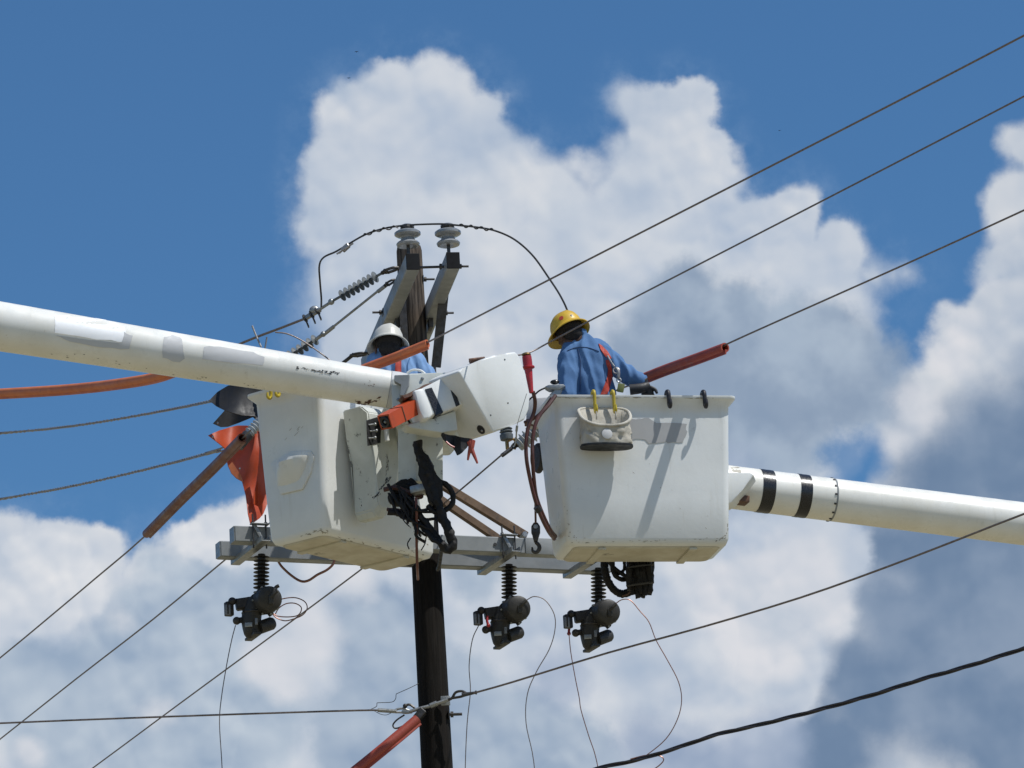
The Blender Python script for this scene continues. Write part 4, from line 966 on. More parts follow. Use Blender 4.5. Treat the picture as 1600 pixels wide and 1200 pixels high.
blackhose('thin black hose hanging down right of the left bucket into the pole', [(690, 858, YH+.2), (687, 880, YH+.6), (684, 890, YH+.8)], .012, seed=7)
blackhose('short black hose stub dangling in the middle of the bundle', [(635, 770, YH+.02), (633, 790, YH+.02), (638, 800, YH+.02), (637, 818, YH+.02)], .008, seed=8)
bm = NB(); random.seed(5)
for x, y, r_ in ((628, 764, .070), (619, 780, .055), (644, 757, .05), (634, 783, .045), (655, 772, .04)):
    ball(bm, A(x, y, YH+.17), r_, (1, .6, .8), seg=14)
for v in bm.verts: v.co += Vector((noise.noise(v.co*22), noise.noise(v.co*22+Vector((7, 0, 0))), noise.noise(v.co*22+Vector((0, 9, 0)))))*.022
solo('valve_cluster', 'dark greasy valve block between the control cover and the upright box', 'valve block', bm, M['greasy_black'], A(630, 770, YH+.17))
bm = NB(); box(bm, A(655, 765, YH+.06), norm((1, -.3, .1)), norm((.3, 1, 0)), norm((-.1, 0, 1)), .10, .08, .05, .008); solo('hose_manifold', 'grey metal hose fitting among the black hoses', 'fitting', bm, M['galv'], A(655, 765, YH+.06))
# tangle of thin lines hanging from the valve block
random.seed(12); bm = NB()
for k in range(16):
    a_ = (random.uniform(606, 650), random.uniform(750, 775)); b_ = (random.uniform(640, 690), random.uniform(790, 850)); y0 = 28.5+random.uniform(-.05, .12)
    m1_ = (a_[0]*.6+b_[0]*.4+random.uniform(-10, 8), a_[1]*.5+b_[1]*.5+random.uniform(5, 25)); m2_ = (a_[0]*.3+b_[0]*.7+random.uniform(-6, 10), a_[1]*.3+b_[1]*.7+random.uniform(0, 16))
    tube(bm, [A(*a_, y0), A(*m1_, y0-.04), A(*m2_, y0-.03), A(*b_, y0)], random.uniform(.004, .010), 7, n=5)
for k in range(7):
    x0 = random.uniform(618, 690); y0 = random.uniform(770, 845); tube(bm, [A(x0, y0, 28.42), A(x0+random.uniform(-5, 5), y0+9, 28.40), A(x0+random.uniform(-8, 8), y0+random.uniform(14, 26), 28.41)], .004, 6, n=3)
solo('line_tangle', 'tangle of thin dark lines between the control cover and the hose bend', 'lines', bm, M['greasy_black'], A(640, 790, 28.45), kind='stuff')
bm = NB(); prism(bm, [A(x, y, 28.40) for x, y in ((652, 700), (657, 694), (664, 712), (676, 724), (681, 745), (689, 752), (690, 772), (680, 790), (668, 778), (664, 760), (655, 745), (654, 722))], Vector((0, .10, 0)), .01, 2)
for v in bm.verts: v.co += Vector((noise.noise(v.co*25), 0, noise.noise(v.co*25+Vector((0, 9, 0)))))*.02
solo('hose_shroud', 'torn black rubber shroud wrapped round the hoses beside the upright box', 'shroud', bm, M['greasy_black'], A(670, 740, 28.4))
# red jaw tool and black sling under the jib
t = thing('wire_holder_claw', 'dark red two-pronged claw hanging under the jib head', 'claw', A(735, 700, 28.2))
bm = NB(); tube(bm, [A(738, 688, 28.2), A(736, 700, 28.2), A(733, 708, 28.2), A(731, 719, 28.2)], [.020, .018, .010, .006], 8, n=4); part(t, 'prong', bm, M['red_hose'])
bm = NB(); tube(bm, [A(734, 690, 28.2), A(737, 702, 28.2), A(742, 714, 28.2), A(746, 724, 28.2)], [.018, .014, .010, .006], 8, n=4); part(t, 'prong', bm, M['red_hose'])
t = thing('sling', 'black drooping sling with a red edge under the jib arm', 'sling', A(712, 695, 28.25))
bm = NB(); sheet(bm, jit([(692, 676), (702, 680), (724, 684), (738, 686), (730, 698), (722, 707), (716, 712), (709, 700), (698, 692), (690, 682)], .8, 2, 9), lambda x, y: A(x, y, 28.25+.02*math.sin(x*.25)), 6, .008); part(t, 'web', bm, M['black_rubber'])
bm = NB(); tube(bm, [A(697, 690, 28.2), A(704, 696, 28.2), A(710, 699, 28.2)], .006, 6, n=3); part(t, 'edge_cord', bm, M['red_plastic'])
# red clamp at the right of the jib
t = thing('insulated_clamp', 'long tapered red clamp with a brass cap hanging on the middle wire', 'clamp', A(824, 560, 28.9))
bm = NB(); lathe(bm, A(823, 557, 28.9), A(830, 612, 28.9)-A(823, 557, 28.9), [(0, .030), (.04, .031), (.065, .030), (.07, .042), (.078, .042), (.085, .026), (.16, .020), (.24, .014), (.245, .008)], 18); part(t, 'handle', bm, M['red_plastic'])
bm = NB(); lathe(bm, A(822.5, 556, 28.9), A(822, 550, 28.9)-A(822.5, 556, 28.9), [(0, .018), (.004, .030), (.014, .028), (.02, .016)], 18); part(t, 'cap', bm, M['brass'])
wire('thin pale wire stretched down over the right edge of the jib head', [A(823, 615, 28.15), A(812, 650, 28.15), A(807, 668, 28.17)], .0022, 'pale_wire', group=None)
bm = NB(); tube(bm, [A(808, 665, 28.18), A(807, 674, 28.2)], .008, 8, n=1); tube(bm, [A(807, 674, 28.2), A(806, 690, 28.6), A(803, 697, 29.4)], .005, 6, n=3); solo('wire_ferrule', 'pale ferrule ending the thin wire below the jib head', 'ferrule', bm, M['galv'], A(808, 665, 28.02))
# ------------------------------------------------------------------ things hanging between the buckets
YG = 30.2
t = thing('suspension_insulator', 'small grey stub insulator with a brass end below the jib head', 'insulator', A(790, 675, YG))
bm = NB(); lathe(bm, A(790, 668, YG), A(793, 698, YG)-A(790, 668, YG), [(0, .03), (.01, .045), (.02, .034), (.03, .045), (.04, .034), (.05, .045), (.06, .045), (.085, .042), (.09, .02)], 18); part(t, 'sheds', bm, M['polymer'])
bm = NB(); tube(bm, [A(792, 690, YG), A(793, 702, YG)], .013, 10, n=1); tube(bm, [A(794, 689, YG), A(802, 686, YG), A(806, 692, YG), A(804, 702, YG)], .009, 8, n=4); part(t, 'end_fitting', bm, M['brass'])
t = thing('strain_insulator', 'pale ribbed strain insulator sloping up behind the left edge of the right bucket', 'insulator', A(830, 680, YG), 'strain insulators dead-ending the lines')
shed_string(t, A(810, 697, YG), A(862, 652, YG), 9, .060, .040, 'white_polymer', .02, .02)
bm = NB(); tube(bm, [A(784, 712, YG-.05), A(799, 701, YG-.03)], .014, 8, n=1)
for s in (-1, 1): tube(bm, [A(797, 703, YG-.03), A(802, 697+s*3, YG-.02), A(809, 694+s*3, YG), A(814, 693, YG)], .008, 6, n=4)
part(t, 'clevis', bm, M['dark_steel'])
def red(lab, pts, r, m='hydraulic', nm='hot_line_hose'):
    bm = NB(); tube(bm, [A(*p) for p in pts], r, 10, n=7); solo(nm, lab, 'hose', bm, M[m], A(*pts[0]), 'dark red hoses beside the right bucket')
red('outer of two dark red hoses looping from the red clamp to the right bucket', [(833, 612, 28.9), (836, 628, 28.95), (834, 645, 29.0), (826, 665, 29.0), (822, 692, 29.0), (823, 720, 29.0), (829, 752, 29.05), (836, 780, 29.1), (845, 806, 29.15), (857, 830, 29.25), (866, 842, 29.5)], .0125)
red('inner of two dark red hoses looping beside the right bucket', [(868, 618, 29.1), (856, 634, 29.05), (844, 648, 29.02), (836, 665, 29.0), (832, 690, 29.0), (832, 715, 29.0), (834, 745, 29.05), (838, 775, 29.12), (848, 803, 29.18), (860, 828, 29.3), (868, 838, 29.5)], .0125)
red('short dark red hose crossing at the lip corner of the right bucket', [(820, 660, 29.3), (832, 655, 29.25), (846, 644, 29.2), (862, 622, 29.15)], .011)
bm = NB(); tube(bm, [A(838, 792, 29.08), A(843, 799, 29.1)], .022, 10, n=1); solo('tape_wrap', 'black tape wrap binding the two dark red hoses', 'tape', bm, M['tape'], A(840, 795, 29.1))
# reel, rope, block and hook
t = thing('winch_reel', 'black winch reel half hidden behind the left side of the right bucket', 'reel', A(845, 720, 29.9))
bm = NB(); lathe(bm, A(836, 716, 29.86), Vector((1, .4, .05)), [(0, .03), (.0, .085), (.02, .10), (.03, .10), (.035, .08), (.12, .08), (.125, .10), (.15, .10)], 28); part(t, 'drum', bm, M['black_polymer'])
bm = NB(); prism(bm, [A(x, y, 29.9) for x, y in ((830, 701), (838, 697), (856, 692), (862, 712), (840, 712), (833, 730), (830, 716))], Vector((0, .06, 0)), .006, 2); part(t, 'guard', bm, M['galv'])
bm = NB(); tube(bm, [A(834, 735, 29.6), A(836, 760, 29.55), A(836.5, 790, 29.5), A(837, 818, 29.5)], .007, 8, n=4); solo('winch_rope', 'dark rope hanging straight down to the hook block', 'rope', bm, M['rust'], A(835, 740, 29.6))
t = thing('hook_block', 'black steel hook block hanging from the winch rope left of the right bucket', 'hook block', A(837, 830, 29.5))
YK = 29.5
bm = NB(); prism(bm, [A(x, y, YK) for x, y in ((834, 816), (840, 816), (844, 822), (844, 831), (841, 836), (840, 845), (834, 845), (833, 836), (830, 831), (830, 822))], Vector((0, .05, 0)), .004, 2); part(t, 'block', bm, M['dark_steel'])
bm = NB(); lathe(bm, A(837, 823, YK-.004), Vector((0, -1, 0)), [(0, .016), (.006, .014)], 12); part(t, 'axle', bm, M['galv'])
bm = NB(); tube(bm, [A(837, 845, YK+.025), A(838, 848, YK+.02), A(842, 852, YK+.02), A(842.5, 858, YK+.02), A(838, 863, YK+.02), A(832.5, 861, YK+.02), A(831.5, 855, YK+.02)], [.010, .012, .013, .014, .013, .010, .005], 8, n=5); part(t, 'hook', bm, M['dark_steel'])
# grey jib stub behind, between the buckets
t = thing('bucket_bracket', 'pale grey bracket arm showing between the jib head and the right bucket', 'bracket', A(840, 640, 29.95))
bm = NB(); prism(bm, [A(x, y, 29.95) for x, y in ((822, 623), (856, 620), (870, 622), (868, 662), (845, 664), (822, 664))], Vector((.02, .12, 0)), .008, 2); part(t, 'plate', bm, M['plain_grey'])
bm = NB(); box(bm, A(835, 660, 29.9), (1, .1, 0), (-.1, 1, 0), UP, .12, .12, .02, .004); part(t, 'foot', bm, M['rust'])
t = thing('cleat', 'small pale cleat with a black knob at the lip corner of the right bucket', 'cleat', A(862, 606, 29.3))
bm = NB(); prism(bm, [A(x, y, 29.35) for x, y in ((851, 604), (857, 601), (880, 600), (884, 603), (874, 609), (858, 608))], Vector((0, .08, 0)), .005, 2); part(t, 'plate', bm, M['galv'])
bm = NB(); ball(bm, A(867, 597, 29.4), .026, (1.2, 1, .6), seg=12); part(t, 'knob', bm, M['tape'])
bm = NB(); prism(bm, [A(x, y, 29.36) for x, y in ((880, 603), (876, 617), (858, 617), (866, 609))], Vector((0, .04, 0)), .004, 1); part(t, 'web', bm, M['galv'])
wire('dark wire passing behind the lip corner of the right bucket from the jib', [A(x, y, 29.9) for x, y in ((800, 648), (832, 620), (842, 611), (852, 606))], .006, 'dark_steel', group=None)
# black coiled hoses hanging below the right bucket
def coil(lab, pts, r, Y=30.0, seed=0):
    random.seed(seed); P = spline([A(x, y, Y+dy) for x, y, dy in pts], 10); rr = [r*(1+random.uniform(-.1, .1)) for _ in P]
    bm = NB(); tube(bm, P, rr, 10, True, 1); solo('coiled_hose', lab, 'hose', bm, M['greasy_black'], P[0], 'black coiled hoses under the right bucket')
coil('thick outer bend of the black hose coil under the right bucket', [(944, 870, 0), (945, 890, -.02), (950, 908, -.02), (960, 922, 0), (972, 928, .02), (984, 925, .03)], .026, 30.0, 1)
coil('inner loop of the black hose coil under the right bucket', [(957, 872, .0), (958, 892, 0), (966, 903, 0), (978, 905, .02), (986, 895, .03), (988, 872, .04)], .016, 29.95, 2)
coil('second black hose crossing the coil under the right bucket', [(950, 875, .03), (960, 888, .03), (974, 898, .02), (984, 906, .0), (990, 912, 0)], .014, 29.92, 3)
coil('left strand of the black hose coil, next to the right switch insulator', [(962, 872, .05), (956, 884, .05), (962, 897, .03), (975, 890, .02), (975, 872, .02)], .011, 29.93, 4)
t = thing('hose_bundle', 'bulky ragged bundle of black hoses hanging tied up under the right bucket', 'hose bundle', A(1000, 900, 29.95))
random.seed(31); bm = NB()
for k in range(11):
    x0 = 985+k*3.4; y1 = 926+random.uniform(-4, 9)-(16 if k > 9 else 0); yy = 29.93+random.uniform(-.05, .05)
    tube(bm, [A(x0+random.uniform(-2, 2), 868, yy), A(x0-3+random.uniform(-3, 3), 890, yy-.02), A(x0+random.uniform(-3, 3), 908, yy-.01), A(x0+random.uniform(-2, 2), y1, yy)], [.018, .022, .022, .017], 9, n=4)
for v in bm.verts: v.co += Vector((noise.noise(v.co*35), noise.noise(v.co*35+Vector((5, 0, 0))), noise.noise(v.co*35+Vector((0, 9, 0)))))*.010
part(t, 'hoses', bm, M['greasy_black'])
for y in (884, 912):
    bm = NB(); tube(bm, [A(980, y+3, 29.86), A(1000, y, 29.83), A(1021, y-2, 29.88)], .008, 8, n=4); part(t, 'tie', bm, M['tape'])
bm = NB(); tube(bm, [A(972, 931, 30.0), A(980, 929, 30.0), A(985, 924, 29.98)], .006, 6, n=3); part(t, 'cord', bm, M['rust'])
# ------------------------------------------------------------------ S hooks and the canvas bag
def shook(b, px, lab, m, drop=.10, side=-1, r=.0085, group='hooks over the bucket lips', dim=1.0):
    p = b.rim(px, side); o = b.ay*side
    t = thing('s_hook', lab, 'hook', p, group)
    bm = NB()
    tube(bm, [p-o*.065-UP*.02, p-o*.06+UP*.018, p-o*.02+UP*.03*dim, p+o*.012+UP*.012, p+o*.012-UP*.04, p+o*.010-UP*(drop-.02), p+o*.030-UP*drop, p+o*.050-UP*(drop-.015), p+o*.052-UP*(drop-.045)], [r*.9, r, r*1.15, r*1.15, r*1.15, r*1.1, r*1.1, r, r*.7], 10, n=5); part(t, 'hook', bm, M[m])
    return p, o
hk = [shook(BR, 928, 'left yellow S-hook holding the canvas bag on the right bucket', 'yellow_plastic', .125, r=.0095), shook(BR, 958, 'right yellow S-hook holding the canvas bag on the right bucket', 'yellow_plastic', .125, r=.0095)]
shook(BR, 1044, 'left black hook hanging empty over the lip of the right bucket', 'black_cable', .085, r=.012)
shook(BR, 1100, 'right black hook hanging empty over the lip of the right bucket', 'black_cable', .085, r=.012)
# left bucket hooks hang on the near end lip
def endhook(px, py, lab):
    p = endface(BL, 0, BL.HT, .03); lo, hi = -.4, .4
    for _ in range(40):
        m_ = (lo+hi)/2; q = endface(BL, m_, BL.HT, .035)
        if proj(q)[0] > px: lo = m_
        else: hi = m_
    p = endface(BL, m_, BL.HT, .035); o = -BL.ax
    t = thing('s_hook', lab, 'hook', p, 'hooks over the bucket lips'); bm = NB(); r = .0095
    tube(bm, [p-o*.06-UP*.01, p-o*.04+UP*.022, p+o*.0+UP*.022, p+o*.014-UP*.01, p+o*.012-UP*.05, p+o*.022-UP*.075, p+o*.045-UP*.07, p+o*.045-UP*.04], [r*.9, r, r*1.1, r*1.15, r*1.1, r*1.1, r, r*.7], 10, n=5); part(t, 'hook', bm, M['yellow_plastic'])
endhook(425, 628, 'leftmost yellow hook on the left bucket, just under the boom')
endhook(438, 626, 'second yellow hook on the left bucket, just under the boom')
endhook(477, 615, 'yellow hook on the left bucket mostly hidden by the boom, rightmost of three')
# canvas bag
ub = lambda px, py: PL(px, py, BR.face(0, .8, .10), -BR.ay)
pbag = ub(945, 690); bagc = ub(945, 655); 
t = thing('canvas_bag', 'off-white canvas tool bag with a black base hanging on the right bucket', 'bag', pbag)
X_, N_ = BR.ax, -BR.ay
ztop, zbot = ub(945, 649).z, ub(945, 697).z; HB = ztop-zbot
bc = Vector((bagc.x, bagc.y, zbot))
random.seed(4)
def bagloop(f, w, d, wr, zoff=0):
    out = []
    for i in range(48):
        a = 2*math.pi*i/48; ca, sa = math.cos(a), math.sin(a)
        px_ = abs(ca)**.75*math.copysign(1, ca)*w/2; py_ = abs(sa)**.75*math.copysign(1, sa)*d/2
        k = noise.noise(Vector((a*3.0, f*4, 2)))*wr*1.5+noise.noise(Vector((a*7+f*6, f*12, 5)))*wr*1.3
        s_ = 1+k; out.append(bc+X_*px_*s_+N_*(py_*s_)+UP*(HB*f+zoff+.010*math.cos(a*2)*f-(py_/d)*.165*max(f, 0)))
    return out
bm = NB(); lo = []
for f, w, d, wr in ((0.02, .335, .155, .02), (.10, .335, .158, .06), (.25, .318, .165, .11), (.4, .312, .168, .13), (.55, .312, .170, .12), (.7, .316, .172, .08), (.85, .322, .176, .03), (1, .328, .180, .01)): lo.append(bagloop(f, w, d, wr))
for f, w, d, wr in ((.97, .310, .165, .01), (.75, .295, .15, .06), (.5, .28, .14, .10), (.3, .27, .13, .05)): lo.append(bagloop(f, w, d, wr))
loft(bm, lo, True, True); part(t, 'body', bm, M['canvas'], 60)
bm = NB(); L_ = bagloop(1.0, .332, .184, .01); tube(bm, L_+[L_[0], L_[1]], .010, 10, False, 1); part(t, 'rim_hoop', bm, M['canvas'])
bm = NB(); loft(bm, [bagloop(-.05, .33, .15, .01), bagloop(-.055, .342, .163, .01), bagloop(-.02, .345, .167, .015), bagloop(.02, .342, .165, .02), bagloop(.025, .33, .15, .02)], True, True); part(t, 'base_band', bm, M['black_rubber'], 40)
bm = NB(); fc = PL(948.5, 678, bc+N_*.088, N_); lathe(bm, fc, N_, [(-.01, .034), (.004, .034), (.005, .032)], 24); part(t, 'added_round_patch', bm, M['plain_grey'])  # disc added over a masked mark, not a part of the bag
for px_ in (931, 961):
    bm = NB(); p = ub(px_, 649); tube(bm, [p+UP*.02+N_*.02, p-UP*.01+N_*.02, p-UP*.03+N_*.01], .006, 6, n=3); part(t, 'grommet_loop', bm, M['canvas'])
# grime along the lower corners and lips of both buckets
from mathutils.bvhtree import BVHTree
def shell_bvh(B):
    o = [x for x in COL.objects if x.parent is B.t and x.name.startswith('shell')][0]; t_ = NB(); t_.from_mesh(o.data)
    bmesh.ops.translate(t_, verts=t_.verts[:], vec=origin_of(B.t)); v = BVHTree.FromBMesh(t_); t_.free(); return v
def on_shell(bv, Y):
    def f(x, y, o):
        d = ray(x, y).normalized(); h = bv.ray_cast(CAMPOS, d)
        return (h[0]+h[1]*o) if h[0] is not None and h[1].dot(d) < 0 else A(x, y, Y+.3)
    return f
fL, fR_ = on_shell(shell_bvh(BL), 29.2), on_shell(shell_bvh(BR), 29.5)
flecks(BL.t, [(470, 838), (500, 829), (512, 832), (540, 845)], fL, 'dirt', 51, 26, 2.5, (.8, 4), .8)
flecks(BL.t, [(545, 842), (600, 858), (660, 866)], fL, 'dirt', 52, 24, 4, (.8, 4), .7)
flecks(BL.t, [(632, 800), (650, 830), (668, 850)], fL, 'dirt', 53, 30, 9, (.6, 3), 1.2)
flecks(BL.t, [(440, 690), (470, 660)], fL, 'dirt', 54, 6, 10, (1, 7), .3)
flecks(BR.t, [(884, 790), (890, 835), (905, 843)], fR_, 'dirt', 55, 14, 4, (.5, 2), .6)
flecks(BR.t, [(895, 848), (1000, 846), (1130, 841)], fR_, 'dirt', 56, 26, 1.6, (.6, 4), .4)
flecks(BR.t, [(1118, 846), (1134, 838), (1137, 820)], fR_, 'dirt', 57, 18, 2.5, (.6, 3), .8)
flecks(BR.t, [(872, 640), (960, 700), (1100, 810)], fR_, 'dirt', 58, 16, 30, (.6, 3), .3)
flecks(BR.t, [(862, 620), (900, 622), (1000, 621), (1130, 622)], fR_, 'dirt', 59, 46, .8, (1, 9), .5)
# grey patch added over masked lettering on the right bucket
def bface(x, y): 
    p = PL(x, y, BR.face(0, .7, .002), -BR.ay); v = p.z-BR.c.z; w = BR.WB+(BR.WT-BR.WB)*v/BR.HT
    return PL(x, y, BR.face(0, v, .002), -BR.ay)
bm = NB(); sheet(bm, jit([(984, 655), (1013, 653), (1025, 661), (1073, 662), (1073, 675), (1068, 690), (1045, 692), (1040, 690), (1015, 694), (1008, 686), (988, 687)], 1.2, 3, 41), bface, 12, .0012); part(BR.t, 'added_bucket_patch', bm, M['patch_dull'], label='dull grey added patch')
# ------------------------------------------------------------------ rubber blankets
def yfold(x, y, Y0, amp, kx, ky, ph): return Y0+amp*math.sin(x*kx+y*ky+ph)
bkt = thing('rubber_blanket', 'black rubber blanket folded over the twisted wire under the left boom', 'blanket', A(370, 630, 31.3), 'insulating rubber blankets')
bm = NB(); sheet(bm, [(327, 626), (340, 613), (357, 603), (385, 600), (425, 600), (425, 668), (411, 655), (396, 651), (378, 650), (360, 645), (350, 641), (338, 635)], lambda x, y: A(x, y, 31.15+.12*((y-600)/60)**2*-1+.03*math.sin(x*.08+y*.03)), 5, .007); part(bkt, 'front_flap', bm, M['black_rubber'], 50)
bm = NB(); sheet(bm, [(352, 640), (396, 640), (418, 645), (420, 672), (395, 652), (373, 661), (356, 667), (345, 667.5), (332.5, 662)], lambda x, y: A(x, y, 31.40+.03*math.sin(x*.09)), 5, .007); part(bkt, 'back_flap', bm, M['black_rubber'], 50)
bko = thing('rubber_blanket', 'bright orange rubber blanket draped beside the left bucket', 'blanket', A(385, 740, 31.2), 'insulating rubber blankets')
bm = NB(); sheet(bm, [(325.5, 681), (342, 673), (359, 668), (372, 665.5), (386, 665.5), (413, 672), (425, 680), (425, 770), (411, 803), (405, 810), (398, 815), (391, 820), (387, 803), (384, 775), (379, 753), (370, 748), (362, 740), (356, 728), (352, 712), (350, 700), (340, 692)],
    lambda x, y: A(x, y, 31.28+.05*math.sin((x-350)*.09+(y-660)*.012)-.0006*(y-660)+.02*math.sin(y*.06)), 5, .006); part(bko, 'main_sheet', bm, M['orange'], 50)
bm = NB(); sheet(bm, [(402, 674), (412, 675), (422, 690), (416, 770), (411, 785), (410, 806), (404, 792), (395, 787), (396, 775), (400, 755), (405, 722), (406, 700)], lambda x, y: A(x, y, 31.06+.05*abs(math.sin((x-394)*.16))+.0004*(y-670)), 4, .006); part(bko, 'folded_edge', bm, M['orange'], 50)
bm = NB(); sheet(bm, [(357, 728), (363, 722), (369, 731), (377, 744), (380, 753), (371, 748), (362, 740)], lambda x, y: A(x, y, 31.12), 4, .006); part(bko, 'turned_corner', bm, M['orange_hose'], 50)
for x, y, b in ((333, 683, bko), (375, 733, bko), (340.5, 661.5, bkt)):
    bm = NB(); lathe(bm, A(x, y, 31.08), Vector((0, -1, 0)), [(0, .006), (.02, .006)], 10); part(b, 'eyelet', bm, M['pale_wire'])
t = thing('strain_insulator', 'short pale ribbed insulator between the orange blanket and the left bucket', 'insulator', A(400, 665, 30.95), 'strain insulators dead-ending the lines')
shed_string(t, A(383, 683, 30.9), A(424, 641, 30.95), 9, .040, .030, 'white_polymer', .14, .02)
bm = NB(); tube(bm, [A(372, 697, 30.88), A(388, 679, 30.9)], .040, 14, n=1); part(t, 'end_fitting', bm, M['dark_steel'])
# ------------------------------------------------------------------ birds
for (x, y), lab, s in (((557, 81), 'tiny dark bird high above the left cloud top', 1.0), ((545, 122), 'tiny dark bird just below the other one, in front of the cloud edge', .9), ((1218, 204), 'speck of a bird alone in the blue above the right wires', .7)):
    p = A(x, y, 170); s *= .36; bm = NB()
    ball(bm, p, .05*s, (1.0, 3, .9), seg=8)
    for k in (-1, 1):
        a = [p+Vector((0, .08, 0))*s, p+Vector((0, -.1, 0))*s, p+Vector((k*.12, -.06, .05))*s, p+Vector((k*.26, .03, -.02))*s, p+Vector((k*.12, .10, .05))*s]
        v = [bm.verts.new(q) for q in a]; f = [bm.faces.new((v[0], v[1], v[2], v[4])), bm.faces.new((v[4], v[2], v[3]))]
        bmesh.ops.solidify(bm, geom=f, thickness=.01)
    solo('bird', lab, 'bird', bm, M['hair'], p, 'birds in the sky')
# ------------------------------------------------------------------ people
from mathutils.bvhtree import BVHTree
DG = None
def meld(parent, name, build, m, voxel=.009, smooth=6, wr=None, label=None):
    """grow one continuous surface from overlapping limbs, then settle it as a plain mesh"""
    bm = NB(); build(bm); me = bpy.data.meshes.new('t'); bm.to_mesh(me); bm.free()
    o = bpy.data.objects.new('t', me); COL.objects.link(o)
    r = o.modifiers.new('r', 'REMESH'); r.mode = 'VOXEL'; r.voxel_size = voxel
    s = o.modifiers.new('s', 'SMOOTH'); s.iterations = smooth; s.factor = .5
    dg = bpy.context.evaluated_depsgraph_get(); dg.update()
    me2 = bpy.data.meshes.new_from_object(o.evaluated_get(dg)); bpy.data.objects.remove(o)
    b2 = NB(); b2.from_mesh(me2); b2.normal_update()
    if wr:
        for v in b2.verts: v.co += v.normal*wr(v.co)
    bvh = BVHTree.FromBMesh(b2)
    return part(parent, name, b2, m, 180, label), bvh
def on_bvh(bvh, px, py, out=.006, fallback=None):
    d = ray(px, py).normalized(); h = bvh.ray_cast(CAMPOS, d)
    if h[0] is None: 
        h2 = bvh.find_nearest(CAMPOS+d*(fallback or 31)); return h2[0]-d*out
    return h[0]-d*out
def hand(parent, wrist, dirn, palmn, side=1, s=1.0, curl=1.0, m='glove'):
    a = norm(dirn); n_ = Vector(palmn); n_ = (n_-a*n_.dot(a)).normalized(); x = a.cross(n_)*side
    w = Vector(wrist)
    def b(bm):
        tube(bm, [w-a*.03, w+a*.02, w+a*.06, w+a*.095], [.028*s, .032*s, .042*s, .040*s], 12, n=3, ell=(1.0, .6), hint=n_)
        tube(bm, [w-a*.04, w], [.030*s, .030*s], 12, n=1)
        for k, (L, of) in enumerate(((.070, -.032), (.082, -.011), (.076, .011), (.060, .031))):
            p = w+a*.085*s+x*of*s
            q1 = p+(a*math.cos(.5*curl)+n_*math.sin(.5*curl))*L*.45*s
            q2 = q1+(a*math.cos(1.3*curl)+n_*math.sin(1.3*curl))*L*.32*s
            q3 = q2+(a*math.cos(2.0*curl)+n_*math.sin(2.0*curl))*L*.25*s
            tube(bm, [p-a*.02, p, q1, q2, q3], [.0105*s, .0105*s, .0100*s, .0092*s, .0075*s], 10, n=3)
        p = w+a*.03*s-x*.030*s
        q1 = p+(a*.6-x*.7+n_*.3).normalized()*.036*s; q2 = q1+(a*.9-x*.1+n_*.6).normalized()*.030*s
        tube(bm, [p, q1, q2], [.015*s, .012*s, .009*s], 10, n=3)
    meld(parent, 'glove', b, M[m], .0045, 2)
def hat(parent, c, n, front, rad, m, decal=None):
    """full-brim hard hat: c centre of the brim plane, n its up axis"""
    n = norm(n); f = Vector(front); f = (f-n*f.dot(n)).normalized(); s_ = n.cross(f)
    bm = NB(); SEG = 40; rings = []
    prof = [(.150, -.012), (.152, -.006), (.148, -.002), (.125, .010), (.112, .018), (.110, .035), (.106, .065), (.094, .098), (.070, .125), (.038, .141), (.001, .147)]
    prin = [(.001, .142), (.037, .136), (.068, .120), (.091, .094), (.102, .064), (.106, .035), (.107, .014), (.122, .004), (.146, -.009), (.150, -.012)]
    def mk(p):
        r, h = p; out = []
        for j in range(SEG):
            a = 2*math.pi*j/SEG; e = 1.10+.06*math.cos(a) if r > .115 else 1.10
            droop = -.010*abs(math.sin(a))**2 if r > .115 else 0
            ridge = .006*math.exp(-((math.sin(a)*r)/.02)**2) if .02 < r < .105 and h > .03 else 0
            out.append(bm.verts.new(Vector(c)+(f*math.cos(a)*r*e+s_*math.sin(a)*r*.96)*rad+n*(h+droop+ridge)*rad))
        return out
    rs = [mk(p) for p in prof+prin]
    for u, v in zip(rs, rs[1:]):
        for j in range(SEG): bm.faces.new((u[j], u[(j+1) % SEG], v[(j+1) % SEG], v[j]))
    bmesh.ops.remove_doubles(bm, verts=bm.verts[:], dist=.0008)
    return part(parent, 'hard_hat', bm, M[m], 55)
def wr_shirt(seed, amp=.010):
    def f(co):
        a = noise.noise(Vector((co.x*17+co.z*3, co.y*17, co.z*2.6+seed)))
        b = noise.noise(Vector((co.x*9+co.z*12, co.y*9, co.z*7-seed)))
        return amp*(1-abs(a)*4.0)*.75+amp*.6*b
    return f
PY = 29.66
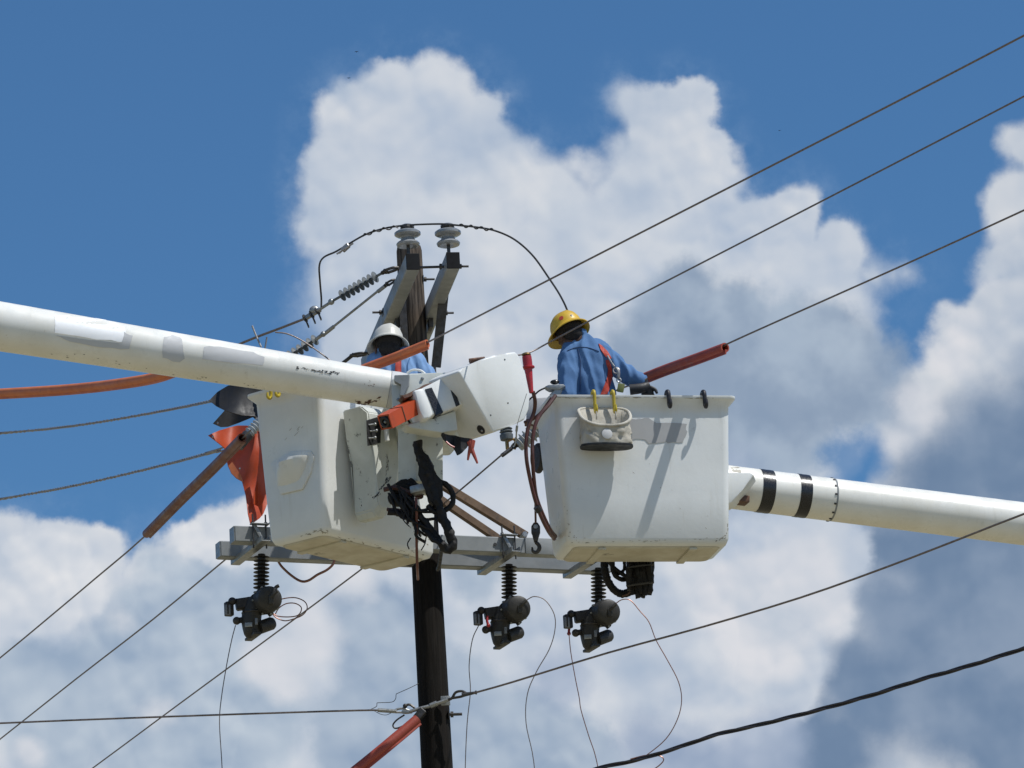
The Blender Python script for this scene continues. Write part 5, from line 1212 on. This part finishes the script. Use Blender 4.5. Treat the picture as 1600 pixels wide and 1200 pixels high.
# ---- lineman in the right bucket
def Pm(x, y, dy=0): return A(x, y, PY+dy)
man = thing('person', 'lineman in a yellow hard hat and blue shirt, back turned, in the right bucket', 'person', Vector((A(928, 860, PY).x, PY, BR.c.z+.03)), 'linemen in the buckets')
nh = norm(cR*-.36+cU*.80+cF*.50); fh = norm(cR*-.55+cU*-.35+cF*.75)
hc = Pm(888, 519, -.02)
hd = hc-nh*.005
def body_r(bm):
    sd = nh.cross(fh-nh*fh.dot(nh)).normalized(); ff = (fh-nh*fh.dot(nh)).normalized()
    ball(bm, hd+nh*.03, .095, (1.05, .82, 1.1), (ff, sd, nh), 20)
    ball(bm, hd-nh*.06+ff*.025, .07, (1.0, .82, 1.0), (ff, sd, nh), 16)
    tube(bm, [hd-nh*.03+ff*.09, hd-nh*.055+ff*.115, hd-nh*.062+ff*.098], [.010, .016, .012], 8, n=2)     # nose
    ball(bm, hd-nh*.098+ff*.078, .020, (.6, 1.3, .5), (ff, sd, nh), 10)                                    # mouth
    for k in (-1, 1): ball(bm, hd-nh*.04+sd*k*.078, .028, (.6, .3, 1), (ff, sd, nh), 10); ball(bm, hd-nh*.02+sd*k*.03+ff*.085, .012, seg=8)
    tube(bm, [hd-nh*.05-ff*.02, Pm(903, 535), Pm(908, 555)], [.060, .062, .07], 14, n=3)
    tube(bm, [Pm(908, 555), Pm(918, 600, .01), Pm(928, 650, .03), Pm(930, 680, .03)], [.07, .08, .08, .09], 16, n=2)
    for k in (-1, 1):
        f0 = Vector((A(930+k*20, 858, PY).x, PY+.02*k, BR.c.z+.06))
        tube(bm, [Pm(930+k*16, 672), Pm(930+k*22, 760, -.03), f0+UP*.1, f0], [.075, .055, .045, .04], 12, n=3)
    tube(bm, [Pm(896, 545, -.03), Pm(889, 585, -.09), Pm(890, 636, -.10)], [.045, .04, .032], 10, n=3)
    tube(bm, [Pm(938, 556), Pm(978, 586, -.02), Pm(1003, 601, -.02)], [.045, .04, .030], 10, n=3)
meld(man, 'body', body_r, M['skin'], .008, 3)
def shirt_r(bm):
    tube(bm, [Pm(902, 527, -.01), Pm(906, 536, 0), Pm(911, 556, .0), Pm(918, 592, .01), Pm(925, 630, .03), Pm(930, 668, .04), Pm(931, 690, .04)], [.062, .098, .138, .152, .158, .155, .14], 22, n=5, ell=(1.02, .84), hint=(0, 1, 0))
    tube(bm, [Pm(905, 538), Pm(893, 543, -.02), Pm(888, 562, -.06), Pm(887, 590, -.10), Pm(889, 618, -.13), Pm(890, 640, -.11)], [.06, .066, .066, .062, .060, .05], 16, n=4)
    tube(bm, [Pm(915, 540), Pm(934, 549, .02), Pm(953, 563, .0), Pm(975, 581, -.03), Pm(994, 594, -.04), Pm(1008, 599, -.04)], [.07, .076, .066, .062, .056, .046], 16, n=4)
    ring(bm, Pm(901, 525, -.01), norm(cR*-.4+cU*.85+cF*.3), .058, .016, 20)
_, bvR = meld(man, 'shirt', shirt_r, M['shirt'], .008, 5, wr_shirt(1.5))
def trs(cx, B, hip):
    def f(bm):
        tube(bm, [Pm_(cx, 672), Pm_(cx+1, 715)], [.145, .14], 18, n=2, ell=(1.1, .85))
        for k in (-1, 1):
            f0 = Vector((A(cx+k*20, 858, PY).x, PY+.02*k, B.c.z+.13))
            tube(bm, [Pm_(cx+k*15, 700), Pm_(cx+k*22, 765, -.03), f0], [.088, .070, .062], 14, n=3)
    return f
Pm_ = Pm
meld(man, 'trousers', trs(930, BR, 0), M['trousers'], .012, 4)
def boots(parent, cx, B):
    for k in (-1, 1):
        f0 = Vector((A(cx+k*20, 858, PY).x, PY+.02*k, B.c.z+.045))
        bm = NB(); tube(bm, [f0+UP*.12, f0+UP*.04, f0+Vector((0, .08, .0)), f0+Vector((0, .15, -.005))], [.055, .055, .048, .035], 12, n=4); part(parent, 'boot', bm, M['glove'])
boots(man, 930, BR)
hat(man, hc, nh, fh, .97, 'hat_yellow')
bm = NB(); ff = (fh-nh*fh.dot(nh)).normalized(); sd = nh.cross(ff)
ball(bm, hd+nh*.035-ff*.012, .102, (1.0, .86, .98), (ff, sd, nh), 18)
ball(bm, hd-nh*.03-ff*.035, .074, (.8, 1.0, .8), (ff, sd, nh), 14); part(man, 'hair', bm, M['hair'])
def hat_decal(px, py, w, h, m, nm='sticker'):
    bm = NB(); c = hc+nh*.07; d = ray(px, py).normalized()
    q = A(px, py, PY-.15); 
    hb = bvH.ray_cast(CAMPOS, d)
    if hb[0] is None: bm.free(); return
    x_ = d.cross(hb[1]).normalized(); y_ = hb[1].cross(x_)
    lathe(bm, hb[0]-hb[1]*.001, hb[1], [(0, w), (.002, w), (.0022, w*.7)], 8); part(man, nm, bm, M[m])
bt = NB(); hm = [o for o in COL.objects if o.parent is man and o.name.startswith('hard_hat')][0]
bt.from_mesh(hm.data); bmesh.ops.translate(bt, verts=bt.verts[:], vec=origin_of(man)); bvH = BVHTree.FromBMesh(bt); bt.free()
hat_decal(877, 497, .016, .016, 'strap_red'); hat_decal(893, 493, .009, .009, 'tape')
hand(man, Pm(1007, 601, -.05), cR*.3-cU*.9+cF*.2, -cF, 1, 1.0, .9)
hand(man, Pm(890, 644, -.11), -UP*.9+cF*.3, cF, -1, 1.0, .8)
def strap(parent, name, poly, bvh, m, cell=3, out=.006, th=.004):
    bm = NB(); sheet(bm, poly, lambda x, y: on_bvh(bvh, x, y, out, 31), cell, th); return part(parent, name, bm, M[m], 60)
strap(man, 'harness_strap', [(935, 537), (941, 541), (948, 548), (956, 560), (951, 562), (945, 556), (938, 546)], bvR, 'strap_red')
strap(man, 'harness_strap', [(951, 562), (956, 575), (957, 586), (953, 602), (949, 616), (938, 617), (945, 600), (949, 588), (950, 577), (946, 563)], bvR, 'strap_red')
p = on_bvh(bvR, 952, 560, .02)
bm = NB(); tube(bm, [on_bvh(bvR, 949, 556, .014), on_bvh(bvR, 955, 566, .02), on_bvh(bvR, 960, 573, .02)], .006, 8, n=3); part(man, 'lanyard_clip', bm, M['galv'])
bm = NB(); c = A(963, 579, 29.50); ring(bm, c, (0, -1, .2), .020, .005, 18); 
tube(bm, [c+Vector((0, 0, .02)), c+Vector((.012, 0, -.01)), c+Vector((.01, 0, -.05))], [.010, .013, .010], 8, n=3); part(man, 'snap_hook', bm, M['pale_wire'])
bm = NB(); c = A(967, 594, 29.50); ring(bm, c, (.2, -1, .1), .014, .005, 14); part(man, 'd_ring', bm, M['galv'])
bm = NB(); c = A(970, 606, 29.50); box(bm, c, norm((1, 0, -.25)), (0, 1, 0), norm((.25, 0, 1)), .044, .012, .060, .005); part(man, 'olive_pouch', bm, M['olive_tag'])
# shirt details: yoke seam, side seam, cuff
def spline2(p): return [(q.x, q.y) for q in spline([Vector((x, y, 0)) for x, y in p], 6)]
def seam(parent, pts, bvh, m, r=.0028): bm = NB(); tube(bm, [on_bvh(bvh, x, y, .003, 31) for x, y in spline2(pts)], r, 6, n=1); part(parent, 'seam', bm, M[m])
seam(man, [(886, 548), (900, 543), (918, 543), (936, 549)], bvR, 'shirt_dark'); seam(man, [(903, 545), (907, 565), (907, 590), (906, 612)], bvR, 'shirt_dark', .0035)
bm = NB(); ring(bm, Pm(1005, 598.5, -.04), Pm(1008, 599)-Pm(994, 594), .046, .009, 18, hint=(0, 1, 0)); part(man, 'cuff', bm, M['shirt'])
bm = NB(); tube(bm, [A(1013, 603, 29.58), A(1000, 607, 29.56), A(984, 609, 29.56)], [.030, .034, .036], 12, n=3); part(man, 'glove_cuff', bm, M['glove'])
bm = NB(); ring(bm, Pm(899, 526, -.01), norm(cR*-.45+cU*.8+cF*.35), .062, .014, 20); part(man, 'collar', bm, M['shirt'])
# ---- lineman in the left bucket
PY = 29.66
man2 = thing('person', 'lineman in a white hard hat and pale blue shirt, half hidden by the left boom', 'person', Vector((A(618, 860, PY).x, PY, BL.c.z+.03)), 'linemen in the buckets')
nh = norm(cR*-.02+cU*.85+cF*.52); fh = norm(cR*-.25+cU*-.4+cF*.8); ff = (fh-nh*fh.dot(nh)).normalized(); sd = nh.cross(ff)
hc = A(606, 539, PY-.02); hd = hc-nh*.015
def body_l(bm):
    ball(bm, hd+nh*.03, .095, (1.05, .82, 1.1), (ff, sd, nh), 20)
    ball(bm, hd-nh*.06+ff*.025, .07, (1.0, .82, 1.0), (ff, sd, nh), 16)
    tube(bm, [hd-nh*.03+ff*.09, hd-nh*.055+ff*.115, hd-nh*.062+ff*.098], [.010, .016, .012], 8, n=2)
    ball(bm, hd-nh*.098+ff*.078, .020, (.6, 1.3, .5), (ff, sd, nh), 10)
    for k in (-1, 1): ball(bm, hd-nh*.04+sd*k*.082, .030, (.6, .3, 1), (ff, sd, nh), 10); ball(bm, hd-nh*.02+sd*k*.03+ff*.085, .012, seg=8)
    tube(bm, [hd-nh*.05-ff*.02, Pm(608, 552), Pm(612, 566)], [.060, .062, .07], 14, n=3)
    tube(bm, [Pm(612, 566), Pm(616, 620), Pm(618, 680)], [.07, .08, .09], 16, n=2)
    for k in (-1, 1):
        f0 = Vector((A(618+k*20, 858, PY).x, PY+.02*k, BL.c.z+.06))
        tube(bm, [Pm(618+k*16, 672), Pm(618+k*22, 760, -.03), f0+UP*.1, f0], [.075, .055, .045, .04], 12, n=3)
    tube(bm, [Pm(590, 570), Pm(574, 615, .02), Pm(585, 655, .10)], [.045, .04, .032], 10, n=3)
    tube(bm, [Pm(645, 568), Pm(672, 602), Pm(660, 645, .06)], [.045, .04, .030], 10, n=3)
meld(man2, 'body', body_l, M['skin'], .008, 3)
def shirt_l(bm):
    tube(bm, [Pm(606, 553), Pm(609, 560), Pm(613, 570), Pm(616, 590), Pm(618, 640), Pm(619, 690)], [.068, .11, .155, .165, .16, .14], 22, n=5, ell=(1.05, .8), hint=(0, 1, 0))
    tube(bm, [Pm(612, 562), Pm(590, 566), Pm(580, 585), Pm(574, 615, .02), Pm(585, 652, .10)], [.07, .072, .062, .058, .045], 16, n=4)
    tube(bm, [Pm(616, 560), Pm(640, 562), Pm(656, 577), Pm(672, 600), Pm(662, 642, .06)], [.075, .078, .066, .058, .045], 16, n=4)
    ring(bm, Pm(604, 553, -.01), norm(cU*.9+cF*.4), .060, .016, 20)
_, bvL = meld(man2, 'shirt', shirt_l, M['pale_shirt'], .008, 5, wr_shirt(7.5))
meld(man2, 'trousers', trs(618, BL, 0), M['trousers'], .012, 4)
boots(man2, 618, BL)
hat(man2, hc, nh, fh, .95, 'hat_white')
bm = NB(); ball(bm, hd+nh*.035-ff*.012, .102, (1.0, .86, .98), (ff, sd, nh), 18); ball(bm, hd-nh*.03-ff*.035, .074, (.8, 1.0, .8), (ff, sd, nh), 14); part(man2, 'hair', bm, M['hair'])
hand(man2, Pm(586, 656, .10), cU*-.6+cF*.7, cU, 1, 1.0, .9)
hand(man2, Pm(660, 646, .06), cU*-.6+cF*.7, cU, -1, 1.0, .9)
strap(man2, 'harness_strap', [(618, 556), (627, 555), (627, 600), (617, 600)], bvL, 'strap_red')
bm = NB(); ring(bm, Pm(604, 551, -.01), norm(cU*.9+cF*.4), .066, .015, 20); part(man2, 'collar', bm, M['pale_shirt'])
# harness seams
bm = NB(); tube(bm, [on_bvh(bvL, 640, 560, .004), on_bvh(bvL, 637, 570, .004), on_bvh(bvL, 637, 582, .004)], .004, 6, n=4); part(man2, 'harness_edge', bm, M['shirt'])
